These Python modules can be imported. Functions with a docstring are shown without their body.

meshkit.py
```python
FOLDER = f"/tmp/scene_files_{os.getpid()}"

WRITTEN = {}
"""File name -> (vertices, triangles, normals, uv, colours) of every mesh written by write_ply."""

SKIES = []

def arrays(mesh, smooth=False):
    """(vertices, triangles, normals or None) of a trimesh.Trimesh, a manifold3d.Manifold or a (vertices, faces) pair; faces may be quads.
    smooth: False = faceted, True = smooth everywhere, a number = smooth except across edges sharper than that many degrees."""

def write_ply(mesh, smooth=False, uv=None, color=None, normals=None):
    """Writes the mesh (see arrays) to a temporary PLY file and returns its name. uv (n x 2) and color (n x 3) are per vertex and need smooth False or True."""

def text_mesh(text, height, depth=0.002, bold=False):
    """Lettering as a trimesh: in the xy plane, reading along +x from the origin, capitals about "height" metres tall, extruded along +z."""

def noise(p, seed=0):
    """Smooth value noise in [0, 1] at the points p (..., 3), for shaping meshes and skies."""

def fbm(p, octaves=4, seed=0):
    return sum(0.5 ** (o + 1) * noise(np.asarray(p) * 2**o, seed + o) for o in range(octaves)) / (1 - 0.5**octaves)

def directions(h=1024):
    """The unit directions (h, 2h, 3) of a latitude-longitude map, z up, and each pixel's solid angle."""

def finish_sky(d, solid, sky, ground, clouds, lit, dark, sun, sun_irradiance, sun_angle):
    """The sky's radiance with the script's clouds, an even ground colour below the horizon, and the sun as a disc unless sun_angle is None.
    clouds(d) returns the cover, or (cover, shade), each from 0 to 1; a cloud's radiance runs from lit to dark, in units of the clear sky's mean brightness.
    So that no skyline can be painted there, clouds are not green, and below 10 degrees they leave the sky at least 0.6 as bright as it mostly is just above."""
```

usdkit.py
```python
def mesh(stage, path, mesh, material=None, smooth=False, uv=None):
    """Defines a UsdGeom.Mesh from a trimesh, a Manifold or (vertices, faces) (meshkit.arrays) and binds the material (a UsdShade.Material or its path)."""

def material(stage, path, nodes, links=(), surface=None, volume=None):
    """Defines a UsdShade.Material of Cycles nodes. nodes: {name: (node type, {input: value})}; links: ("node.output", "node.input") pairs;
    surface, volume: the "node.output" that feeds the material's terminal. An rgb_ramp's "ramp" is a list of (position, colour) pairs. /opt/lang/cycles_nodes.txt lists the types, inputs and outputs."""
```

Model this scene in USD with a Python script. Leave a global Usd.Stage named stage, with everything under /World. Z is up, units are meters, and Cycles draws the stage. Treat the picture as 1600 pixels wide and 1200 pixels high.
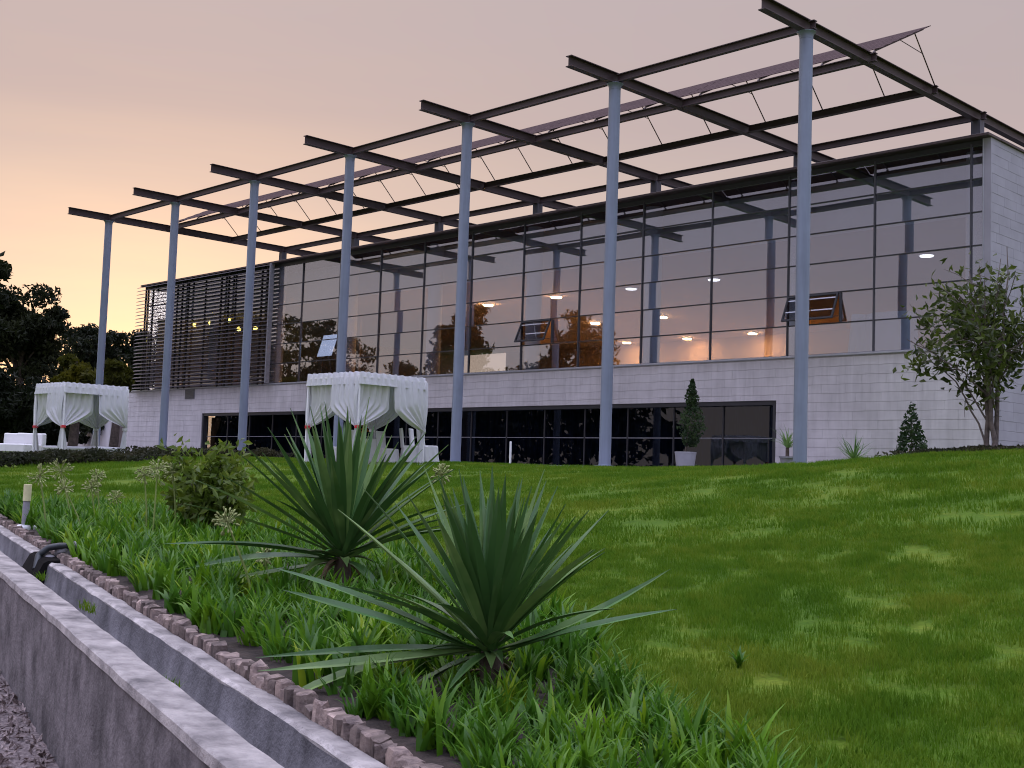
import math, random, numpy as np, trimesh, usdkit, meshkit
from pxr import Usd, UsdGeom, UsdLux, UsdShade, Sdf, Gf, Vt
from scipy.interpolate import RBFInterpolator

stage = Usd.Stage.CreateInMemory()
UsdGeom.Xform.Define(stage, '/World')
S = 6.5                                                     # column spacing of the pergola, metres
FPX = 1875.2                                                # focal length in photograph pixels (1600 wide)
CAM = np.array([55.5025, -26.5216, -0.2575])
YAW, PITCH, ROLL = -0.793503656, 0.0734026256, 0.0330908146
SUN_AZ = math.radians(-62.0)                                # sunset glow, behind the trees on the left
SUN_EL = math.radians(2.5)
SKY_STRENGTH = 0.10
EXPOSURE = 1.0


def axes():
    f = np.array([math.sin(YAW) * math.cos(PITCH), math.cos(YAW) * math.cos(PITCH), math.sin(PITCH)])
    r = np.array([math.cos(YAW), -math.sin(YAW), 0.0])
    u = np.cross(r, f)
    c, s = math.cos(ROLL), math.sin(ROLL)
    return c * r + s * u, -s * r + c * u, f


RX, UX, FX = axes()
cam = UsdGeom.Camera.Define(stage, '/World/camera')
m4 = np.eye(4)
m4[0, :3], m4[1, :3], m4[2, :3], m4[3, :3] = RX, UX, -FX, CAM
cam.AddTransformOp().Set(Gf.Matrix4d(*m4.ravel().tolist()))
cam.CreateHorizontalApertureAttr(36.0)
cam.CreateVerticalApertureAttr(27.0)
cam.CreateFocalLengthAttr(36.0 * FPX / 1600.0)
cam.CreateClippingRangeAttr((0.05, 5000.0))
cam.CreateExposureAttr(EXPOSURE)

# ------------------------------------------------------------------ sky and sun
sky_mat = usdkit.material(stage, '/World/Looks/sky', {
    'sky': ('sky_texture', {'sky_type': 'single_scattering', 'sun_disc': False, 'sun_elevation': SUN_EL, 'sun_rotation': SUN_AZ % (2 * math.pi),
                            'air_density': 1.0, 'aerosol_density': 2.0, 'ozone_density': 1.0}),
    'tc': ('texture_coordinate', {}),
    'sep': ('separate_xyz', {}),
    'map': ('mapping', {'scale': (1.0, 1.0, 9.0), 'rotation': (.12, .05, 0)}),
    'n': ('noise_texture', {'scale': 1.6, 'detail': 4.0, 'roughness': 0.55}),
    'cover': ('map_range', {'from_min': 0.3, 'from_max': 0.7, 'to_min': 0.84, 'to_max': 0.91, 'clamp': True}),
    'zz': ('math', {'math_type': 'power', 'value2': 2.2, 'use_clamp': True}),
    'lum': ('map_range', {'from_min': 0.0, 'from_max': 1.0, 'to_min': 1.0, 'to_max': 3.9, 'clamp': True}),
    'hue': ('rgb_ramp', {'ramp': [(0.0, (4.9, 3.7, 2.7)), (.12, (3.75, 2.95, 2.6)), (.28, (2.4, 1.9, 1.9)), (.45, (1.9, 1.6, 1.68)), (.75, (3.4, 3.1, 3.3)), (1.0, (4.2, 3.9, 4.25))]}),
    'ax': ('math', {'math_type': 'multiply', 'value2': math.sin(SUN_AZ)}),
    'ay': ('math', {'math_type': 'multiply_add', 'value2': math.cos(SUN_AZ)}),
    'side': ('map_range', {'from_min': -0.8, 'from_max': 1.0, 'clamp': True}),
    'tint': ('rgb_ramp', {'ramp': [(0.0, (.66, .76, 1.02)), (.58, (.74, .81, 1.02)), (.85, (1.0, 1.0, 1.0)), (1.0, (1.0, 1.0, 1.0))]}),
    'veil0': ('mix', {'mix_type': 'multiply', 'fac': 1.0}),
    'veil': ('mix', {'mix_type': 'multiply', 'fac': 1.0}),
    'mix': ('mix', {}),
    'bg': ('background_shader', {'strength': SKY_STRENGTH}),
}, [('tc.generated', 'sep.vector'), ('tc.generated', 'map.vector'), ('map.vector', 'n.vector'), ('n.fac', 'cover.value'), ('sep.z', 'zz.value1'), ('sep.z', 'hue.fac'),
    ('sep.x', 'ax.value1'), ('sep.y', 'ay.value1'), ('ax.value', 'ay.value3'), ('ay.value', 'side.value'), ('side.result', 'tint.fac'), ('hue.color', 'veil0.color1'), ('tint.color', 'veil0.color2'),
    ('veil0.color', 'veil.color1'), ('zz.value', 'lum.value'), ('lum.result', 'veil.color2'), ('cover.result', 'mix.fac'), ('sky.color', 'mix.color1'), ('veil.color', 'mix.color2'), ('mix.color', 'bg.color')],
    surface='bg.background')
dome = UsdLux.DomeLight.Define(stage, '/World/sky')
dome.CreateIntensityAttr(1.0)
UsdShade.MaterialBindingAPI.Apply(dome.GetPrim()).Bind(sky_mat)
dome.GetPrim().SetCustomDataByKey('kind', 'structure')
sun = UsdLux.DistantLight.Define(stage, '/World/sun')
sun.CreateIntensityAttr(0.15)
sun.CreateAngleAttr(12.0)
sun.CreateNormalizeAttr(True)
sun.CreateColorAttr(Gf.Vec3f(1.0, 0.72, 0.5))
sd = np.array([math.sin(SUN_AZ) * math.cos(SUN_EL), math.cos(SUN_AZ) * math.cos(SUN_EL), math.sin(SUN_EL)])
sx = np.cross([0, 0, 1.0], sd); sx /= np.linalg.norm(sx)
sm = np.eye(4); sm[0, :3], sm[1, :3], sm[2, :3] = sx, np.cross(sd, sx), sd
sun.AddTransformOp().Set(Gf.Matrix4d(*sm.ravel().tolist()))
sun.GetPrim().SetCustomDataByKey('kind', 'structure')


# ------------------------------------------------------------------ helpers
def ray(px, py):
    v = FX + RX * (px - 800) / FPX + UX * (600 - py) / FPX
    return v / np.linalg.norm(v)


def at_dist(px, py, d):
    return CAM + ray(px, py) * d


def at_y(px, py, y):
    v = ray(px, py)
    return CAM + v * (y - CAM[1]) / v[1]


def at_z(px, py, z):
    v = ray(px, py)
    return CAM + v * (z - CAM[2]) / v[2]


taken = {}


def numbered(parent, name):
    k = (parent, name)
    n = taken.get(k, 0)
    taken[k] = n + 1
    return f'{parent}/{name}' if n == 0 else f'{parent}/{name}_{n:03d}'


def path_of(parent):
    return '/World' if parent is None else (parent if isinstance(parent, str) else str(parent.GetPath()))


def obj(name, mesh, mat, parent=None, smooth=False, label=None):
    path = numbered(path_of(parent), name)
    m = usdkit.mesh(stage, path, mesh, mat, smooth).GetPrim()
    if label:
        m.SetCustomDataByKey('label', label)
    return m


def tag(o, label=None, cat=None, group=None, kind=None):
    for k, v in (('label', label), ('category', cat), ('group', group), ('kind', kind)):
        if v:
            o.SetCustomDataByKey(k, v)
    return o


def thing(name, label, cat, loc=(0, 0, 0), rotz=0.0, group=None):
    x = UsdGeom.Xform.Define(stage, numbered('/World', name))
    x.AddTranslateOp().Set(Gf.Vec3d(*map(float, loc)))
    if rotz:
        x.AddRotateZOp().Set(float(math.degrees(rotz)))
    return tag(x.GetPrim(), label, cat, group)


def dup(root, loc, rotz, label=None, scale=None, group=None):
    was = root.GetCustomData()
    name = root.GetName()
    base = name[:-4] if name[-4:-3] == '_' and name[-3:].isdigit() else name
    x = UsdGeom.Xform.Define(stage, numbered('/World', base))
    x.GetPrim().GetReferences().AddInternalReference(root.GetPath())
    x.GetPrim().SetInstanceable(True)
    x.ClearXformOpOrder()
    tr = x.GetPrim().GetAttribute('xformOp:translate')
    api = UsdGeom.XformCommonAPI(x)
    x.AddTransformOp().Set(mat4(loc, rotz, scale or 1.0))
    return tag(x.GetPrim(), label or was.get('label'), was.get('category'), group or was.get('group'))


def mat4(loc, rz, s=1.0):
    c, n = math.cos(rz) * s, math.sin(rz) * s
    return Gf.Matrix4d(c, n, 0, 0, -n, c, 0, 0, 0, 0, s, 0, float(loc[0]), float(loc[1]), float(loc[2]), 1)


class MB:
    """collects triangles for one mesh"""
    def __init__(s):
        s.v, s.f, s.n = [], [], 0

    def add(s, v, f):
        v = np.asarray(v, float); f = np.asarray(f, int)
        if f.shape[1] == 4:
            f = np.vstack([f[:, [0, 1, 2]], f[:, [0, 2, 3]]])
        s.v.append(v); s.f.append(f + s.n); s.n += len(v)
        return s

    def mesh(s, m):
        return s.add(*meshkit.arrays(m)[:2])

    def box(s, x0, x1, y0, y1, z0, z1):
        v = [(x, y, z) for x in (x0, x1) for y in (y0, y1) for z in (z0, z1)]
        f = [(0, 1, 3, 2), (4, 6, 7, 5), (0, 4, 5, 1), (2, 3, 7, 6), (0, 2, 6, 4), (1, 5, 7, 3)]
        return s.add(v, f)

    def bar(s, a, b, w, h, up=(0, 0, 1)):
        a, b = np.asarray(a, float), np.asarray(b, float)
        t = (b - a) / np.linalg.norm(b - a)
        x = np.cross(t, up)
        if np.linalg.norm(x) < 1e-6:
            x = np.cross(t, (1, 0, 0))
        x /= np.linalg.norm(x); z = np.cross(x, t)
        v = [p + x * i * w / 2 + z * j * h / 2 for p in (a, b) for i, j in ((-1, -1), (1, -1), (1, 1), (-1, 1))]
        f = [(0, 3, 2, 1), (4, 5, 6, 7), (0, 1, 5, 4), (1, 2, 6, 5), (2, 3, 7, 6), (3, 0, 4, 7)]
        return s.add(v, f)

    def tube(s, pts, rad, sides=8, cap=True):
        p = np.asarray(pts, float); n = len(p)
        t = np.gradient(p, axis=0); t /= np.linalg.norm(t, axis=1, keepdims=True) + 1e-12
        ref = np.where(np.abs(t[:, 2:]) < 0.9, [0, 0, 1.0], [1.0, 0, 0])
        a = np.cross(t, ref); a /= np.linalg.norm(a, axis=1, keepdims=True) + 1e-12
        b = np.cross(t, a)
        g = np.arange(sides) * 2 * np.pi / sides
        r = np.broadcast_to(rad, (n,))
        v = (p[:, None] + r[:, None, None] * (np.cos(g)[None, :, None] * a[:, None] + np.sin(g)[None, :, None] * b[:, None])).reshape(-1, 3)
        i, j = np.meshgrid(np.arange(n - 1), np.arange(sides), indexing='ij')
        q = np.stack([i * sides + j, i * sides + (j + 1) % sides, (i + 1) * sides + (j + 1) % sides, (i + 1) * sides + j], -1).reshape(-1, 4)
        s.add(v, q)
        if cap:
            s.add(np.vstack([v[:sides], p[:1]]), [(k, (k + 1) % sides, sides) for k in range(sides)])
            s.add(np.vstack([v[-sides:], p[-1:]]), [((k + 1) % sides, k, sides) for k in range(sides)])
        return s

    def get(s):
        return np.vstack(s.v), np.vstack(s.f)


def box(*a):
    return MB().box(*a).get()


def rbox(x0, x1, y0, y1, z0, z1, c=0.01):
    """box with chamfered edges"""
    m = trimesh.creation.box(extents=(1, 1, 1))
    pts = []
    for sx in (0, 1):
        for sy in (0, 1):
            for sz in (0, 1):
                X, Y, Z = (x0, x1)[sx], (y0, y1)[sy], (z0, z1)[sz]
                dx, dy, dz = (c, -c)[sx], (c, -c)[sy], (c, -c)[sz]
                pts += [(X + dx, Y + dy, Z), (X + dx, Y, Z + dz), (X, Y + dy, Z + dz)]
    h = trimesh.convex.convex_hull(np.array(pts))
    return h.vertices, h.faces


def diamonds(c, L, W, rng, up=0.0, fold=0.25):
    """leaf-shaped folded quads at the points c"""
    n = len(c)
    a = rng.normal(size=(n, 3)); a[:, 2] += up; a /= np.linalg.norm(a, axis=1, keepdims=True)
    b = np.cross(a, rng.normal(size=(n, 3))); b /= np.linalg.norm(b, axis=1, keepdims=True)
    nn = np.cross(a, b)
    L = np.broadcast_to(L, (n,))[:, None] * rng.uniform(.7, 1.3, (n, 1)); W = np.broadcast_to(W, (n,))[:, None] * rng.uniform(.7, 1.3, (n, 1))
    v = np.stack([c - a * L / 2, c + b * W / 2 + nn * W * fold, c + a * L / 2, c - b * W / 2 + nn * W * fold], 1).reshape(-1, 3)
    k = np.arange(n)[:, None] * 4
    f = np.vstack([k + [0, 1, 2], k + [0, 2, 3]])
    return v, f


def blades(base, az, L, W, lean0, lean1, nseg=4, rng=None, flat=0.0, taper=1.0, fold=0.0, power=1.0):
    """ribbon leaves: lean from the vertical runs from lean0 at the base to lean1 at the tip"""
    base = np.asarray(base, float); n = len(base)
    az, L, W, lean0, lean1 = (np.broadcast_to(x, (n,)).astype(float) for x in (az, L, W, lean0, lean1))
    out = np.stack([np.cos(az), np.sin(az), np.zeros(n)], 1); side = np.stack([-np.sin(az), np.cos(az), np.zeros(n)], 1)
    p = base.copy(); rows = []
    for i in range(nseg + 1):
        s = i / nseg
        w = W * (1 - s ** (2.2 * taper)) * (0.6 + 0.4 * min(1, s * 4 + .2)) / 2
        w = np.maximum(w, W * .02)
        th = lean0 + (lean1 - lean0) * s ** power
        nrm = -np.cos(th)[:, None] * out + np.array([0, 0, 1.0]) * np.sin(th)[:, None]
        if fold:
            rows += [p - side * w[:, None] + nrm * (w * fold)[:, None], p, p + side * w[:, None] + nrm * (w * fold)[:, None]]
        else:
            rows += [p - side * w[:, None], p + side * w[:, None]]
        p = p + (L / nseg)[:, None] * (np.sin(th)[:, None] * out + np.array([0, 0, 1.0]) * np.cos(th)[:, None])
    k = 3 if fold else 2
    R = len(rows)
    v = np.stack(rows, 1).reshape(-1, 3)
    f = []
    for i in range(nseg):
        for j in range(k - 1):
            a = i * k + j
            f += [(a, a + 1, a + k + 1), (a, a + k + 1, a + k)]
    f = (np.arange(n)[:, None, None] * R + np.array(f)[None]).reshape(-1, 3)
    return v, f


# ------------------------------------------------------------------ materials
M = {}


def plain(name, col, rough=.6, var=.12, scale=3.0, bump=0.0, bscale=60.0, metallic=0.0, spec=.5, detail=4.0, col2=None, rand=0.0, streak=0.0):
    c = np.array(col, float)
    c2 = np.array(col2, float) if col2 is not None else c * (1 - 2 * var)
    n = {'g': ('geometry', {}), 'n': ('noise_texture', {'scale': scale, 'detail': detail, 'roughness': .6}),
         'r': ('rgb_ramp', {'ramp': [(.3, tuple(c2)), (.7, tuple(np.minimum(c * (1 + var * .5), .95)))]}),
         'p': ('principled_bsdf', {'roughness': rough, 'metallic': metallic, 'specular_ior_level': spec})}
    l = [('g.position', 'n.vector'), ('n.fac', 'r.fac')]
    last = 'r.color'
    if rand:
        n['oi'] = ('object_info', {})
        n['mr'] = ('map_range', {'to_min': 1 - rand, 'to_max': 1 + rand})
        n['mx'] = ('hsv', {})
        l += [('oi.random', 'mr.value'), ('mr.result', 'mx.value'), (last, 'mx.color')]
        last = 'mx.color'
    if streak:
        n['sm'] = ('mapping', {'scale': (3.0, 3.0, .22)})
        n['sn'] = ('noise_texture', {'scale': 1.6, 'detail': 5.0, 'roughness': .65})
        n['sr'] = ('map_range', {'from_min': .42, 'from_max': .72, 'to_min': 1.0, 'to_max': 1 - streak, 'clamp': True})
        n['sx'] = ('mix', {'mix_type': 'multiply', 'fac': 1.0})
        l += [('g.position', 'sm.vector'), ('sm.vector', 'sn.vector'), ('sn.fac', 'sr.value'), (last, 'sx.color1'), ('sr.result', 'sx.color2')]
        last = 'sx.color'
    l += [(last, 'p.base_color')]
    if bump:
        n['bn'] = ('noise_texture', {'scale': bscale, 'detail': 5.0, 'roughness': .6})
        n['b'] = ('bump', {'strength': bump, 'distance': .02})
        l += [('g.position', 'bn.vector'), ('bn.fac', 'b.height'), ('b.normal', 'p.normal')]
    M[name] = usdkit.material(stage, f'/World/Looks/{name}', n, l, surface='p.BSDF')
    return M[name]


def leafmat(name, dark, light, trans=.35, rough=.45, scale=2.0, spec=.35, rand=.25, tcol=None, mid=None):
    t = tcol or tuple(np.array(light) * 1.2)
    ramp = [(.25, dark), (.75, light)] if mid is None else [(.2, dark), (.5, mid), (.8, light)]
    M[name] = usdkit.material(stage, f'/World/Looks/{name}', {
        'g': ('geometry', {}), 'n': ('noise_texture', {'scale': scale, 'detail': 3.0}),
        'oi': ('object_info', {}),
        'mr': ('map_range', {'to_min': -rand, 'to_max': rand}), 'isl': ('map_range', {'to_min': -.22, 'to_max': .22}),
        'a': ('math', {'math_type': 'add'}), 'a2': ('math', {'math_type': 'add', 'use_clamp': True}),
        'r': ('rgb_ramp', {'ramp': ramp}),
        'p': ('principled_bsdf', {'roughness': rough, 'specular_ior_level': spec}),
        'tr': ('translucent_bsdf', {'color': t}), 'mx': ('mix_closure', {'fac': trans})},
        [('g.position', 'n.vector'), ('oi.random', 'mr.value'), ('g.random_per_island', 'isl.value'), ('n.fac', 'a.value1'), ('mr.result', 'a.value2'), ('a.value', 'a2.value1'), ('isl.result', 'a2.value2'),
         ('a2.value', 'r.fac'), ('r.color', 'p.base_color'), ('r.color', 'tr.color'), ('p.BSDF', 'mx.closure1'), ('tr.BSDF', 'mx.closure2')], surface='mx.closure')
    return M[name]


def glass(name, tint, r0, rough=0.0, wavy=.02, wscale=.35):
    M[name] = usdkit.material(stage, f'/World/Looks/{name}', {
        'g': ('geometry', {}), 'n': ('noise_texture', {'scale': wscale, 'detail': 1.0}), 'b': ('bump', {'strength': wavy, 'distance': .1}),
        'lw': ('layer_weight', {'blend': .5}), 'pw': ('math', {'math_type': 'power', 'value2': 5.0}), 'f': ('map_range', {'to_min': r0, 'to_max': 1.0}),
        't': ('transparent_bsdf', {'color': tint}), 'gl': ('glossy_bsdf', {'color': (.95, .97, 1.0), 'roughness': rough}),
        'mx': ('mix_closure', {})},
        [('g.position', 'n.vector'), ('n.fac', 'b.height'), ('b.normal', 'gl.normal'), ('lw.facing', 'pw.value1'), ('pw.value', 'f.value'), ('f.result', 'mx.fac'), ('t.BSDF', 'mx.closure1'), ('gl.BSDF', 'mx.closure2')], surface='mx.closure')


def emit(name, col, strength):
    M[name] = usdkit.material(stage, f'/World/Looks/{name}', {'e': ('emission', {'color': col, 'strength': strength})}, [], surface='e.emission')


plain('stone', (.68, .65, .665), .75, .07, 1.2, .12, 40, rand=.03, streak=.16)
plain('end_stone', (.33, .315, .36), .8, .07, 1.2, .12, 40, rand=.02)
plain('mortar', (.57, .545, .555), .9, .1, 5)
plain('column_paint', (.20, .235, .31), .45, .06, 1.5, streak=.22)
plain('beam_paint', (.055, .034, .034), .5, .15, 2.0)
plain('shade_metal', (.07, .045, .045), .9, spec=.05, var=.15, scale=3.0)
plain('dark_frame', (.035, .035, .042), .4, .1, 3.0)
plain('grey_frame', (.06, .06, .072), .4, .1, 3.0)
plain('alu', (.42, .43, .47), .35, .05, 3.0, metallic=.3)
plain('louvre', (.11, .10, .115), .45, .15, 2.0, rand=.12)
plain('inner_wall', (.48, .36, .29), .8, .05, .5)
plain('inner_floor', (.45, .36, .28), .5, .08, .8)
plain('inner_white', (.75, .76, .8), .6, .04, 1.0)
plain('inner_ceiling', (.52, .43, .39), .8, .04, .5)
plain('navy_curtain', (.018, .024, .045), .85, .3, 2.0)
plain('concrete', (.22, .21, .225), .9, streak=.35, var=.22, scale=2.8, bump=.6, bscale=45, col2=(.055, .052, .058), detail=8.0)
plain('wall_top', (.48, .44, .415), .9, .2, 5.0, .8, 40, col2=(.13, .12, .12), detail=9.0)
plain('old_wall', (.20, .18, .185), .92, .25, 4.5, .8, 30, streak=.5, col2=(.055, .048, .052), detail=8.0)
plain('brick', (.27, .205, .175), .9, .25, 14, .6, 60, col2=(.10, .075, .07), rand=.55)
plain('gravel', (.30, .25, .24), .95, .3, 40, 1.0, 30, col2=(.07, .05, .055))
plain('soil', (.05, .035, .028), .95, .4, 12, 1.0, 25, col2=(.015, .011, .009))
plain('paving', (.36, .35, .37), .85, .12, 3)
plain('bark', (.10, .075, .06), .9, .3, 8, .8, 20)
plain('grey_bark', (.16, .13, .115), .9, .3, 8, .6, 20)
plain('white_paint', (.78, .78, .8), .5, .04, 2)
plain('white_cloth', (.76, .77, .84), .85, .04, 4.0)
M['white_cloth'] = usdkit.material(stage, '/World/Looks/canopy_cloth', {'g': ('geometry', {}), 'n': ('noise_texture', {'scale': 5.0, 'detail': 4.0}), 'b': ('bump', {'strength': .35, 'distance': .05}),
    'd': ('diffuse_bsdf', {'color': (.84, .84, .88)}), 't': ('translucent_bsdf', {'color': (.70, .71, .80)}), 'm': ('mix_closure', {'fac': .16})},
    [('g.position', 'n.vector'), ('n.fac', 'b.height'), ('b.normal', 'd.normal'), ('d.BSDF', 'm.closure1'), ('t.BSDF', 'm.closure2')], surface='m.closure')
plain('cream_cushion', (.70, .69, .70), .8, .05, 3.0)
plain('red_cloth', (.55, .03, .04), .7, .1, 5)
plain('pot_white', (.30, .30, .33), .6, .06, 4)
plain('black_hose', (.025, .03, .034), .4, .2, 20)
plain('straw', (.62, .60, .34), .8, .1, 10)
plain('grey_metal', (.27, .27, .30), .5, .15, 10)
plain('roof_dark', (.035, .035, .042), .8, .2, 2)
plain('door_brown', (.12, .095, .095), .6, .15, 3)
plain('stalk', (.19, .25, .06), .6, .15, 15)
plain('seed', (.32, .36, .13), .8, .3, 30)
plain('dry_leaf', (.50, .21, .03), .7, .3, 20)
plain('dead_leaf', (.22, .16, .09), .9, .3, 20)
leafmat('yucca', (.07, .17, .045), (.27, .42, .13), .18, .34, 4.0, .6, .35)
leafmat('agapanthus', (.06, .17, .014), (.46, .54, .03), .3, .4, 2.5, .4, .25, mid=(.14, .30, .014))
leafmat('shrub', (.10, .16, .02), (.48, .46, .04), .35, .4, 5, .4, .1, mid=(.24, .30, .03))
leafmat('tree_leaf', (.04, .06, .012), (.32, .32, .05), .35, .4, 2.2, .4, .1, mid=(.13, .17, .03))
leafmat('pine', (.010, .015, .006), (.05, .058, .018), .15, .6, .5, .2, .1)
leafmat('gold_tree', (.06, .065, .008), (.30, .26, .02), .35, .6, .4, .2, .1)
leafmat('hedge', (.03, .035, .018), (.12, .105, .05), .25, .6, 1.0, .2, .1)
leafmat('conifer', (.02, .045, .014), (.10, .16, .045), .15, .5, 4.0, .3, .1)
glass('pane_glass', (.74, .78, .85), .27, 0.0, .03)
glass('door_glass', (.5, .55, .64), .042, 0.0, .01)
emit('warm_lamp', (1.0, .47, .14), 170.0)
emit('white_lamp', (1.0, .93, .9), 2.2)
emit('yellow_lamp', (1.0, .72, .14), 5.0)
emit('flame', (1.0, .42, .08), 6.0)

# lawn colour, shared by the ground sheet and by the blades of grass
def lawn(name, dark, mid, light, blade):
    nodes = {
        'g': ('geometry', {}), 'big': ('noise_texture', {'scale': .55, 'detail': 5.0, 'roughness': .65}), 'mid': ('noise_texture', {'scale': 5.5, 'detail': 4.0, 'roughness': .65}),
        'map': ('mapping', {'scale': (1.0, 1.0, 0.0), 'rotation': (0, 0, .5)}), 'fine': ('noise_texture', {'scale': 45.0, 'detail': 3.0}),
        'm1': ('math', {'math_type': 'multiply_add', 'value2': .75, 'value3': -.15}), 'm2': ('math', {'math_type': 'multiply_add', 'value2': .55}),
        'r': ('rgb_ramp', {'ramp': [(.22, dark), (.48, mid), (.76, light)]}), 'p': ('principled_bsdf', {'roughness': .7, 'specular_ior_level': .08}),
        'isl': ('map_range', {'to_min': .5, 'to_max': 1.55}), 'hv': ('hsv', {}), 'tr': ('translucent_bsdf', {}), 'mx': ('mix_closure', {'fac': .32 if blade else 0.0})}
    links = [('g.position', 'map.vector'), ('map.vector', 'big.vector'), ('map.vector', 'mid.vector'), ('g.position', 'fine.vector'),
             ('big.fac', 'm1.value1'), ('mid.fac', 'm2.value1'), ('m1.value', 'm2.value3'), ('m2.value', 'r.fac'), ('r.color', 'hv.color'),
             ('g.random_per_island' if blade else 'fine.fac', 'isl.value'), ('isl.result', 'hv.value'), ('hv.color', 'p.base_color'), ('hv.color', 'tr.color'), ('p.BSDF', 'mx.closure1'), ('tr.BSDF', 'mx.closure2')]
    M[name] = usdkit.material(stage, f'/World/Looks/{name}', nodes, links, surface='mx.closure')


lawn('lawn', (.045, .11, .010), (.08, .15, .012), (.16, .20, .02), False)
lawn('grass_blade', (.085, .25, .018), (.20, .40, .026), (.46, .56, .06), True)

# ------------------------------------------------------------------ terrain
DH = np.array([-0.9685031, 0.24900148]); NH = np.array([0.24900148, 0.9685031])          # along and across the planting bed


def ts(xy):
    d = np.asarray(xy, float)[..., :2] - CAM[:2]
    return d @ DH, d @ NH


def xy_of(t, s):
    return CAM[:2] + np.multiply.outer(np.asarray(t, float), DH) + np.multiply.outer(np.asarray(s, float), NH)


ZB, TB, SB = -1.392, 5.19, 2.98


def z_bed(t):
    return ZB + 0.0294 * (t - TB)


ctl = []
for t in (-6, 0, 3, 6, 10, 14, 18):
    for s in (1.9, 2.6, 3.4, 4.2):
        x, y = xy_of(t, s); ctl.append((x, y, z_bed(t) + .02 * (s - SB)))
for c in [(18.3, -9.4, -.26), (29.3, -6.5, -.15), (24, -8, -.2), (10, -9, -.22), (47, -6.3, .36), (46.8, -8.2, .24), (45.3, -5.5, .25), (43.4, -3.0, .24), (42.5, -3.6, .15), (39.5, -1.0, .05), (50.5, -15, -.66), (52.2, -17.5, -.98),
          (48.3, -12, -.28), (42.2, 2, .25), (40.3, 9, .25), (47, 6, .35), (56, 0, .6), (62, -12, .2), (58, -17, -.5), (60, -24, -1.3), (56, -22.4, -1.38), (0, 30, .1), (-20, -20, -.2), (0, -18, -.3), (-80, 40, .4), (-80, -30, 0), (100, 40, 1.2), (100, -30, -.8), (20, 60, .2)]:
    ctl.append(c)
for x in (-20, -8, 0, 6, 13, 20, 26, 33):
    for y in (-1.0, 3.0, 9.0):
        ctl.append((x, y, -.03))
for x in (37, 39):
    ctl.append((x, -1.0, .0 if x == 37 else .08))
ctl = np.array(ctl)
rbf = RBFInterpolator(ctl[:, :2], ctl[:, 2], kernel='thin_plate_spline', smoothing=.02)


def path_z(t):
    return CAM[2] - 1.66 - .055 * (10.2 - np.clip(t, 0, 24))


def ground(xy, detail=True):
    xy = np.asarray(xy, float)
    flat = xy.reshape(-1, 2)
    far = np.clip(flat, [-90, -60], [110, 90])
    z = rbf(far)
    if detail:
        p3 = np.c_[flat * .8, np.zeros(len(flat))]
        z = z + .03 * (meshkit.noise(p3, 3) - .5)
    t, s = ts(flat)
    zp = path_z(t) + .01 * meshkit.noise(np.c_[flat * 5, np.zeros(len(flat))], 8)
    k = np.clip((s - 2.12) / .25, 0, 1)
    zz = np.where(k <= 0, zp, np.where(k >= 1, z, np.minimum(z, zp) * (1 - k) + z * k))
    zz = np.where(t > 24, z, zz)
    return zz.reshape(xy.shape[:-1])


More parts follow.
